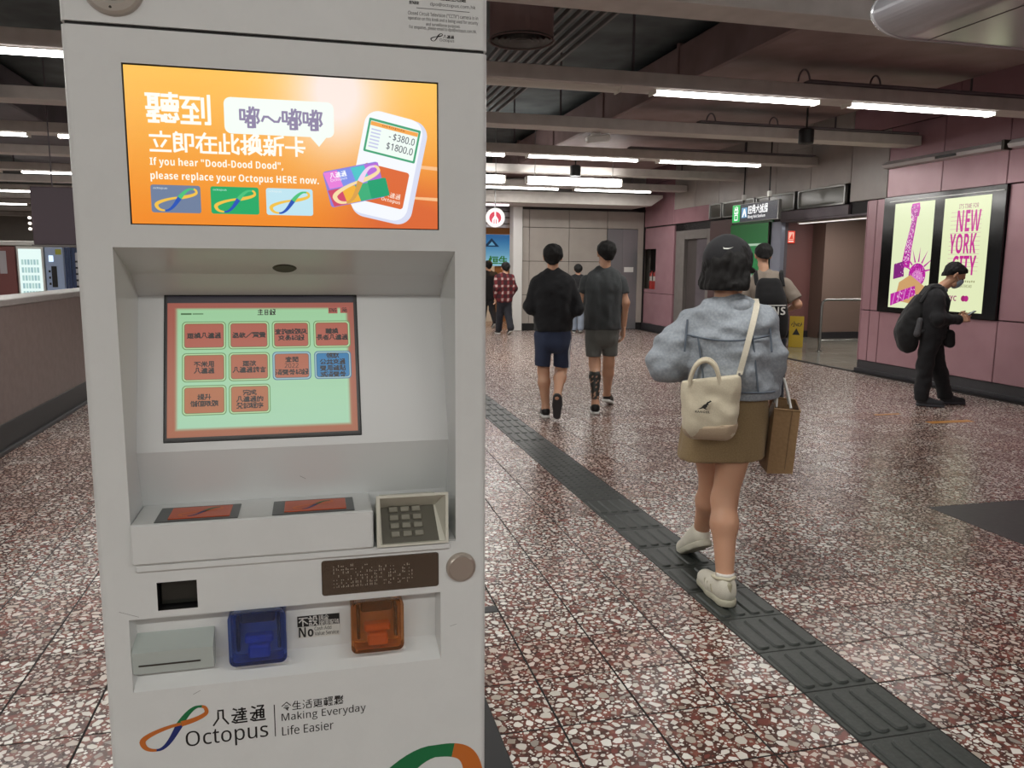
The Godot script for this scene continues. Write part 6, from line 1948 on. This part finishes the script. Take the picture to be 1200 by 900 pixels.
func person_tee() -> void:
	var t := thing("person", "person in charcoal T-shirt and grey shorts with a tattooed calf", "person", Vector3(2.92, 0, -7.8), -0.3582)
	var hc := Vector3(0.012, 1.632, -0.015)
	var ht := Basis(Vector3.UP, 0.35)
	var legs := [[Vector3(-0.085, 0.84, 0), Vector3(-0.075, 0.49, 0.04), Vector3(-0.056, 0.09, 0.23)], [Vector3(0.075, 0.84, 0), Vector3(0.07, 0.49, -0.06), Vector3(0.06, 0.12, -0.26)]]
	var arms := [[Vector3(-0.17, 1.355, 0), Vector3(-0.225, 1.14, -0.02), Vector3(-0.16, 1.02, -0.2)], [Vector3(0.165, 1.355, 0), Vector3(0.222, 1.13, 0.03), Vector3(0.215, 0.885, -0.02)]]
	var skin: StandardMaterial3D = M.skin.duplicate()
	skin.albedo_color = Color.WHITE
	skin.vertex_color_use_as_albedo = true
	var sc := col("c4967a").srgb_to_linear()
	var dark := col("2a2826").srgb_to_linear()
	var paint := func(p: Vector3) -> Color:
		if p.x < 0.0 and p.y < 0.43 and p.y > 0.16 and p.z > -0.1:
			if folds.get_noise_3d(p.x * 26, p.y * 16, p.z * 26) > -0.34: return dark
		return sc
	var d := {"cell": 0.0145, "legs": legs, "arms": arms, "trunk": [[0.87, 0, 0, 0.15, 0.1], [1.15, 0, 0, 0.13, 0.08], [1.36, 0, 0, 0.13, 0.06]], "neck": Vector3(0.008, 1.43, 0), "head": hc, "hturn": ht, "paint": paint,
		"hands": [[arms[0][2], Vector3(0.5, 0.1, -0.8), Vector3(0, 1, 0), 0.5], [arms[1][2] + Vector3(0, -0.01, 0), Vector3(-0.05, -1, -0.08), Vector3(-0.3, 0, -1), 0.35]]}
	part("body", body_mesh(d), skin, t)
	part("hair", hair_mesh(hc, ht, 0.012), M.hair, t)
	var tee := cloth(col("3e4244"), 0.1)
	var s := SurfaceTool.new()
	s.begin(Mesh.PRIMITIVE_TRIANGLES)
	var tr := levels([[0.84, -0.012, 0, 0.182, 0.125], [1.1, -0.004, 0.01, 0.182, 0.125], [1.29, 0.0, 0.01, 0.195, 0.12], [1.385, 0.004, 0, 0.17, 0.085], [1.445, 0.006, 0, 0.09, 0.066]], 0.04)
	blob_to(s, tr, 0.015, 0.04, [Plane(Vector3.DOWN, -0.852)], 0.016, Vector3(8, 4, 8))
	for A in arms: sleeve_to(s, [A[0] + Vector3(0, -0.01, 0), (A[0] as Vector3).lerp(A[1], 0.62)], [0.072, 0.066], 0.014, 0.006)
	s.index()
	part("t_shirt", s.commit(), tee, t)
	var sh := levels([[0.9, -0.01, 0, 0.165, 0.115], [0.78, -0.01, 0, 0.17, 0.12]], 0.05) + leg_cloth(legs[0][0], Vector3(-0.09, 0.62, 0.03), Vector3(-0.088, 0.5, 0.06), 0.095, 0.08, 0.078) + leg_cloth(legs[1][0], Vector3(0.078, 0.62, -0.04), Vector3(0.076, 0.5, -0.07), 0.095, 0.078, 0.076)
	part("shorts", blob(sh, 0.012, 0.012, [Plane(Vector3.DOWN, -0.575)], 0.012, Vector3(8, 3, 8)), cloth(col("5e5f5b"), 0.1), t)
	shoe(t, Vector3(-0.056, 0.002, 0.235), 0.05, 0.0, M.black, M.white, 0.28, 0.012)
	shoe(t, Vector3(0.06, 0.045, -0.25), -0.25, 0.25, M.black, M.white, 0.28, 0.012)

func person_backpack() -> void:
	var t := thing("person", "person in beige T-shirt and dark jeans wearing a black backpack", "person", Vector3(4.95, 0, -8.0), -0.5541)
	var hc := Vector3(-0.083, 1.635, -0.06)
	var ht := Basis(Vector3.UP, 0.25) * Basis(Vector3.RIGHT, -0.35)
	var legs := [[Vector3(-0.08, 0.85, 0), Vector3(-0.08, 0.48, -0.05), Vector3(-0.06, 0.09, -0.06)], [Vector3(0.12, 0.85, 0), Vector3(0.13, 0.48, 0.0), Vector3(0.14, 0.09, 0.08)]]
	var arms := [[Vector3(-0.2, 1.32, 0), Vector3(-0.29, 1.1, 0.0), Vector3(-0.17, 1.05, -0.22)], [Vector3(0.16, 1.32, 0), Vector3(0.31, 1.1, 0.04), Vector3(0.2, 1.02, -0.2)]]
	var d := {"cell": 0.016, "legs": legs, "arms": arms, "thick": 0.85, "trunk": [[0.88, 0.03, 0, 0.13, 0.09], [1.15, 0.01, 0, 0.13, 0.08], [1.32, -0.02, 0, 0.13, 0.06]], "neck": Vector3(-0.06, 1.42, 0), "head": hc, "hturn": ht,
		"hands": [[arms[0][2], Vector3(0.6, 0.2, -0.7), Vector3(0, 1, 0), 0.5], [arms[1][2], Vector3(-0.6, 0.2, -0.7), Vector3(0, 1, 0), 0.5]]}
	part("body", body_mesh(d), M.skin, t)
	part("hair", hair_mesh(hc, ht, 0.012), M.hair, t)
	var beige := cloth(col("8f8377"), 0.08)
	var s := SurfaceTool.new()
	s.begin(Mesh.PRIMITIVE_TRIANGLES)
	var tr := levels([[0.86, 0.03, 0, 0.18, 0.12], [1.12, 0.01, 0.0, 0.19, 0.125], [1.29, -0.015, 0.0, 0.215, 0.12], [1.38, -0.03, -0.01, 0.17, 0.085], [1.43, -0.06, -0.01, 0.08, 0.06]], 0.05)
	blob_to(s, tr, 0.016, 0.04, [Plane(Vector3.DOWN, -0.86)], 0.012, Vector3(7, 5, 7))
	for A in arms: sleeve_to(s, [A[0] + Vector3(0, -0.01, 0), (A[0] as Vector3).lerp(A[1], 0.8)], [0.085, 0.085], 0.014, 0.008)
	s.index()
	part("t_shirt", s.commit(), beige, t)
	var tq := levels([[0.9, 0.03, 0, 0.16, 0.115], [0.8, 0.03, 0, 0.17, 0.12]], 0.05) + leg_cloth(legs[0][0], legs[0][1], legs[0][2], 0.105, 0.085, 0.08) + leg_cloth(legs[1][0], legs[1][1], legs[1][2], 0.105, 0.085, 0.08)
	part("jeans", blob(tq, 0.016, 0.03, [Plane(Vector3.DOWN, -0.05)], 0.012, Vector3(6, 5, 6)), cloth(col("1a1f2c"), 0.15), t)
	for k in 2: shoe(t, Vector3(legs[k][2].x, 0.002, legs[k][2].z), 0.0, 0.0, M.black, M.white, 0.28, 0.014)
	var bk := thing("backpack", "black backpack with white lettering worn over a beige T-shirt", "backpack", Vector3(4.95, 0, -8.0), -0.5541)
	var bp := levels([[0.80, 0.05, 0.16, 0.165, 0.09], [0.95, 0.045, 0.17, 0.178, 0.1], [1.15, 0.02, 0.17, 0.165, 0.09], [1.33, -0.005, 0.14, 0.125, 0.06]], 0.05)
	var pk := cloth(col("0c0c0f"), 0.1)
	part("pack_body", blob(bp, 0.016, 0.035, [], 0.006, Vector3(6, 6, 6)), pk, bk)
	for x in [-0.15, 0.12]:
		part("shoulder_strap", tubem([Vector3(x + 0.02, 1.3, 0.1), Vector3(x, 1.42, 0.06), Vector3(x, 1.45, 0.0), Vector3(x, 1.4, -0.09), Vector3(x * 1.1, 1.2, -0.14), Vector3(x * 1.2, 1.0, -0.1)], [0.026], 8), pk, bk)
	part("lettering", print_on(latin_polys("VANS", Rect2(-0.15, 0, 0.285, 0.085), true), bp, 0.035, Vector2(0.045, 1.08), 0.008), M.white, bk)
	part("lettering_bar", print_on(ribbon(func(u: float) -> Array: return [Vector2(-0.05 + 0.19 * u, -0.014 - 0.004 * u), 0.006], 0.0, 1.0, 16), bp, 0.035, Vector2(0.045, 1.08), 0.008), M.white, bk)
	part("tag_strap", tubem([Vector3(0.2, 1.0, 0.16), Vector3(0.215, 0.86, 0.16), Vector3(0.21, 0.74, 0.15)], [0.012], 6), pk, bk)

func person_phone() -> void:
	# turned to the right of the view, head bowed over a phone; local -z is the way the person faces
	var T := -0.7407 - PI / 2 + 0.25
	var at := Vector3(6.72, 0, -7.35)
	var t := thing("person", "person in dark clothes and face mask looking down at a phone by the posters", "person", at, T)
	var hc := Vector3(0.0, 1.44, -0.06)
	var ht := Basis(Vector3.RIGHT, -0.6)
	var legs := [[Vector3(-0.09, 0.8, 0.1), Vector3(-0.09, 0.45, 0.01), Vector3(-0.1, 0.09, -0.1)], [Vector3(0.09, 0.8, 0.14), Vector3(0.09, 0.45, 0.18), Vector3(0.1, 0.09, 0.19)]]
	var arms := [[Vector3(-0.155, 1.2, 0.13), Vector3(-0.21, 0.98, 0.1), Vector3(-0.06, 0.97, -0.13)], [Vector3(0.155, 1.2, 0.13), Vector3(0.21, 0.97, 0.12), Vector3(0.07, 0.96, -0.12)]]
	var d := {"cell": 0.0145, "legs": legs, "arms": arms, "thick": 0.8, "trunk": [[0.82, 0, 0.12, 0.13, 0.09], [1.05, 0, 0.13, 0.13, 0.09], [1.2, 0, 0.13, 0.13, 0.06]], "neck": Vector3(0, 1.28, 0.08), "head": hc, "hturn": ht,
		"hands": [[arms[0][2], Vector3(0.35, 0.15, -0.9), Vector3(0.3, 1, 0), 0.55], [arms[1][2], Vector3(-0.2, 0.15, -0.95), Vector3(-0.3, 1, 0), 0.55]]}
	part("body", body_mesh(d), M.skin, t)
	part("hair", hair_mesh(hc, ht, 0.01), M.hair, t)
	# eyes and mask
	var ct := Transform3D(ht, hc)
	for x in [-0.03, 0.03]:
		part("eye", blob(placed([[Vector3(x - 0.008, 0.0, -0.09), Vector3(x + 0.008, 0.0, -0.09), 0.008, 0.008]], ct), 0.004, 0.005), M.black, t)
	var mk := part("face_mask", blob(placed([[Vector3(0, -0.03, -0.07), Vector3(0, -0.085, -0.068), 0.052, 0.042], [Vector3(0, -0.028, -0.1), Vector3(0, -0.07, -0.1), 0.022, 0.02]], ct), 0.007, 0.025), cloth(col("9fb2c0"), 0.04), t)
	for x in [-1, 1]:
		part("ear_loop", tubem([ct * Vector3(x * 0.05, -0.035, -0.07), ct * Vector3(x * 0.082, -0.01, -0.01), ct * Vector3(x * 0.084, 0.005, 0.015)], [0.0025], 5), M.white, mk)
	var dark := cloth(col("16161a"), 0.12)
	var tr := levels([[0.78, 0, 0.13, 0.185, 0.135], [1.0, 0, 0.14, 0.19, 0.14], [1.16, 0, 0.14, 0.19, 0.125], [1.26, 0, 0.12, 0.14, 0.08]], 0.05)
	tr += chain(arms[0], [0.075, 0.07, 0.05]) + chain(arms[1], [0.075, 0.07, 0.05])
	part("jacket", blob(tr, 0.0155, 0.04, [Plane(Vector3.DOWN, -0.74)], 0.014, Vector3(7, 6, 7)), dark, t)
	part("shirt_front", blob([[Vector3(-0.06, 0.82, 0.02), Vector3(0.06, 0.82, 0.02), 0.055, 0.055], [Vector3(-0.05, 0.95, 0.03), Vector3(0.05, 0.95, 0.03), 0.05, 0.05]], 0.014, 0.05), cloth(col("4c4c50"), 0.1), t)
	part("collar", blob([[Vector3(-0.07, 1.29, 0.12), Vector3(0.07, 1.29, 0.12), 0.04, 0.04], [Vector3(0.07, 1.29, 0.1), Vector3(0.06, 1.27, 0.03), 0.03, 0.025], [Vector3(-0.07, 1.29, 0.1), Vector3(-0.06, 1.27, 0.03), 0.03, 0.025]], 0.011, 0.03), cloth(col("5a5a60"), 0.1), t)
	var tq := levels([[0.84, 0, 0.12, 0.15, 0.115], [0.76, 0, 0.12, 0.16, 0.12]], 0.05) + leg_cloth(legs[0][0], legs[0][1], legs[0][2], 0.1, 0.085, 0.078) + leg_cloth(legs[1][0], legs[1][1], legs[1][2], 0.1, 0.085, 0.078)
	part("trousers", blob(tq, 0.0155, 0.025, [Plane(Vector3.DOWN, -0.055)], 0.014, Vector3(6, 6, 6)), cloth(col("121216"), 0.12), t)
	for k in 2: shoe(t, Vector3(legs[k][2].x, 0.002, legs[k][2].z), [0.25, -0.2][k], 0.0, cloth(col("2c2d32"), 0.15), mat(col("3f4046"), 0.6), 0.28, 0.011)
	var ph := thing("phone", "dark phone held in both hands of the masked person", "phone", at, T)
	var bd := part("phone_body", size_box(0.075, 0.15, 0.01, 0.003), M.black, ph, Vector3(0.0, 1.01, -0.235))
	bd.rotation.x = -0.95
	part("screen", pic(0.066, 0.136), glow(col("55606a"), 0.5), bd, Vector3(-0.033, -0.068, 0.0056))
	var bk := thing("backpack", "dark bulging backpack hanging low on the masked person", "backpack", at, T)
	part("pack_body", blob(levels([[0.68, 0, 0.36, 0.15, 0.1], [0.82, 0, 0.37, 0.165, 0.12], [1.0, 0, 0.32, 0.155, 0.1], [1.16, 0, 0.27, 0.12, 0.06]], 0.05), 0.0155, 0.03, [], 0.012, Vector3(6, 6, 6)), cloth(col("141416"), 0.15), bk)
	for x in [-0.12, 0.12]:
		part("shoulder_strap", tubem([Vector3(x, 1.14, 0.28), Vector3(x, 1.3, 0.18), Vector3(x, 1.3, 0.08), Vector3(x * 1.1, 1.16, 0.01), Vector3(x * 1.2, 0.95, 0.03), Vector3(x * 1.2, 0.82, 0.26)], [0.024], 8), cloth(col("1c1c1f")), bk)
	part("side_mesh", blob([[Vector3(0.15, 0.8, 0.3), Vector3(0.15, 0.95, 0.28), 0.04, 0.03]], 0.013, 0.02), cloth(col("4e4e52"), 0.2), bk)
	var po := thing("waist_pouch", "black pouch on the front of the masked person", "pouch", at, T)
	part("pouch_body", blob([[Vector3(0.1, 0.7, -0.05), Vector3(0.1, 0.8, -0.04), 0.05, 0.05], [Vector3(0.02, 0.7, -0.05), Vector3(0.02, 0.8, -0.04), 0.05, 0.05]], 0.013, 0.03), cloth(col("0f0f12")), po)
	part("pouch_strap", tubem([Vector3(0.06, 0.84, -0.03), Vector3(0.12, 0.95, -0.005), Vector3(0.16, 1.1, 0.06)], [0.012], 6), M.black, po)

func far_people() -> void:
	# three people at the far end of the hall
	var plaid := func(p: Vector3) -> Color:
		var a := int(floor((p.x + 2.0) / 0.045)) % 3
		var b := int(floor(p.y / 0.05)) % 3
		var c := col("3a1a1e")
		if a == 0: c = c.lerp(col("8a2a30"), 0.6)
		if b == 0: c = c.lerp(col("7a2228"), 0.6)
		if a == 0 and b == 0: c = col("b8a09c")
		return c.srgb_to_linear()
	for f in [
		{"label": "person in red plaid shirt and dark trousers stepping towards the shop", "at": Vector3(4.12, 0, -17.2), "turn": 0.1, "h": 1.57, "top": "plaid", "low": "1c1d25", "stride": 0.2, "x": 0.03},
		{"label": "person in black walking into the bright shop", "at": Vector3(4.22, 0, -19.3), "turn": 0.2, "h": 1.62, "top": "141416", "low": "17171b", "stride": 0.22, "x": 0.0},
		{"label": "person in black top and pale blue jeans near the pale wall", "at": Vector3(5.87, 0, -17.35), "turn": -0.3, "h": 1.54, "top": "151518", "low": "8d98a8", "stride": 0.06, "x": 0.0}]:
		var t := thing("person", f.label, "person", f.at, f.turn)
		var s: float = f.h / 1.7
		var st: float = f.stride
		var hc := Vector3(f.x, 1.585 * s, -0.03)
		var legs := [[Vector3(-0.08, 0.84, 0) * s, Vector3(-0.08, 0.46, -0.12 * st * 4) * s, Vector3(-0.07, 0.09, -st) * s], [Vector3(0.08, 0.84, 0) * s, Vector3(0.09, 0.46, 0.04) * s, Vector3(0.09, 0.12 + st * 0.25, st * 1.1) * s]]
		var arms := [[Vector3(-0.17, 1.36, 0) * s, Vector3(-0.22, 1.1, 0.06) * s, Vector3(-0.2, 0.88, -0.06) * s], [Vector3(0.17, 1.36, 0) * s, Vector3(0.24, 1.1, 0.05) * s, Vector3(0.2, 0.9, -0.1) * s]]
		var d := {"cell": 0.028, "hcell": 0.008, "thick": 0.85, "legs": legs, "arms": arms, "trunk": [[0.86 * s, 0, 0, 0.13, 0.09], [1.37 * s, 0, 0, 0.15, 0.08]], "neck": Vector3(f.x * 0.6, 1.42 * s, 0), "head": hc, "hands": [[arms[0][2], Vector3(0, -1, -0.1), Vector3(0, 0, -1), 0.4], [arms[1][2], Vector3(0, -1, -0.1), Vector3(0, 0, -1), 0.4]]}
		part("body", body_mesh(d), M.skin, t)
		part("hair", hair_mesh(hc, Basis.IDENTITY, 0.016), M.hair, t)
		var tr := levels([[0.8 * s, 0, 0, 0.18, 0.12], [1.1 * s, 0, 0.01, 0.19, 0.125], [1.3 * s, 0, 0.01, 0.2, 0.11], [1.4 * s, 0, 0, 0.13, 0.07]], 0.06)
		for A in arms: tr += chain([A[0], A[1], (A[1] as Vector3).lerp(A[2], 0.9)], [0.075, 0.066, 0.05])
		var vm := mat(Color.WHITE, 0.9)
		vm.vertex_color_use_as_albedo = true
		part("shirt", blob(tr, 0.022, 0.04, [Plane(Vector3.DOWN, -0.76 * s)], 0.01, Vector3(6, 5, 6), plaid if f.top == "plaid" else null), vm if f.top == "plaid" else cloth(col(f.top)), t)
		var tq := levels([[0.88 * s, 0, 0, 0.15, 0.11], [0.78 * s, 0, 0, 0.16, 0.115]], 0.06)
		for L in legs: tq += leg_cloth(L[0], L[1], L[2], 0.1, 0.08, 0.075)
		part("trousers", blob(tq, 0.022, 0.025, [Plane(Vector3.DOWN, -0.06)], 0.01, Vector3(6, 5, 6)), cloth(col(f.low)), t)
		shoe(t, Vector3(legs[0][2].x, 0.002, legs[0][2].z), 0.0, 0.0, M.black, M.white, 0.26, 0.018)
		shoe(t, Vector3(legs[1][2].x, legs[1][2].y - 0.1 * s, legs[1][2].z), 0.0, st * 2.6, M.black, M.white, 0.26, 0.018)
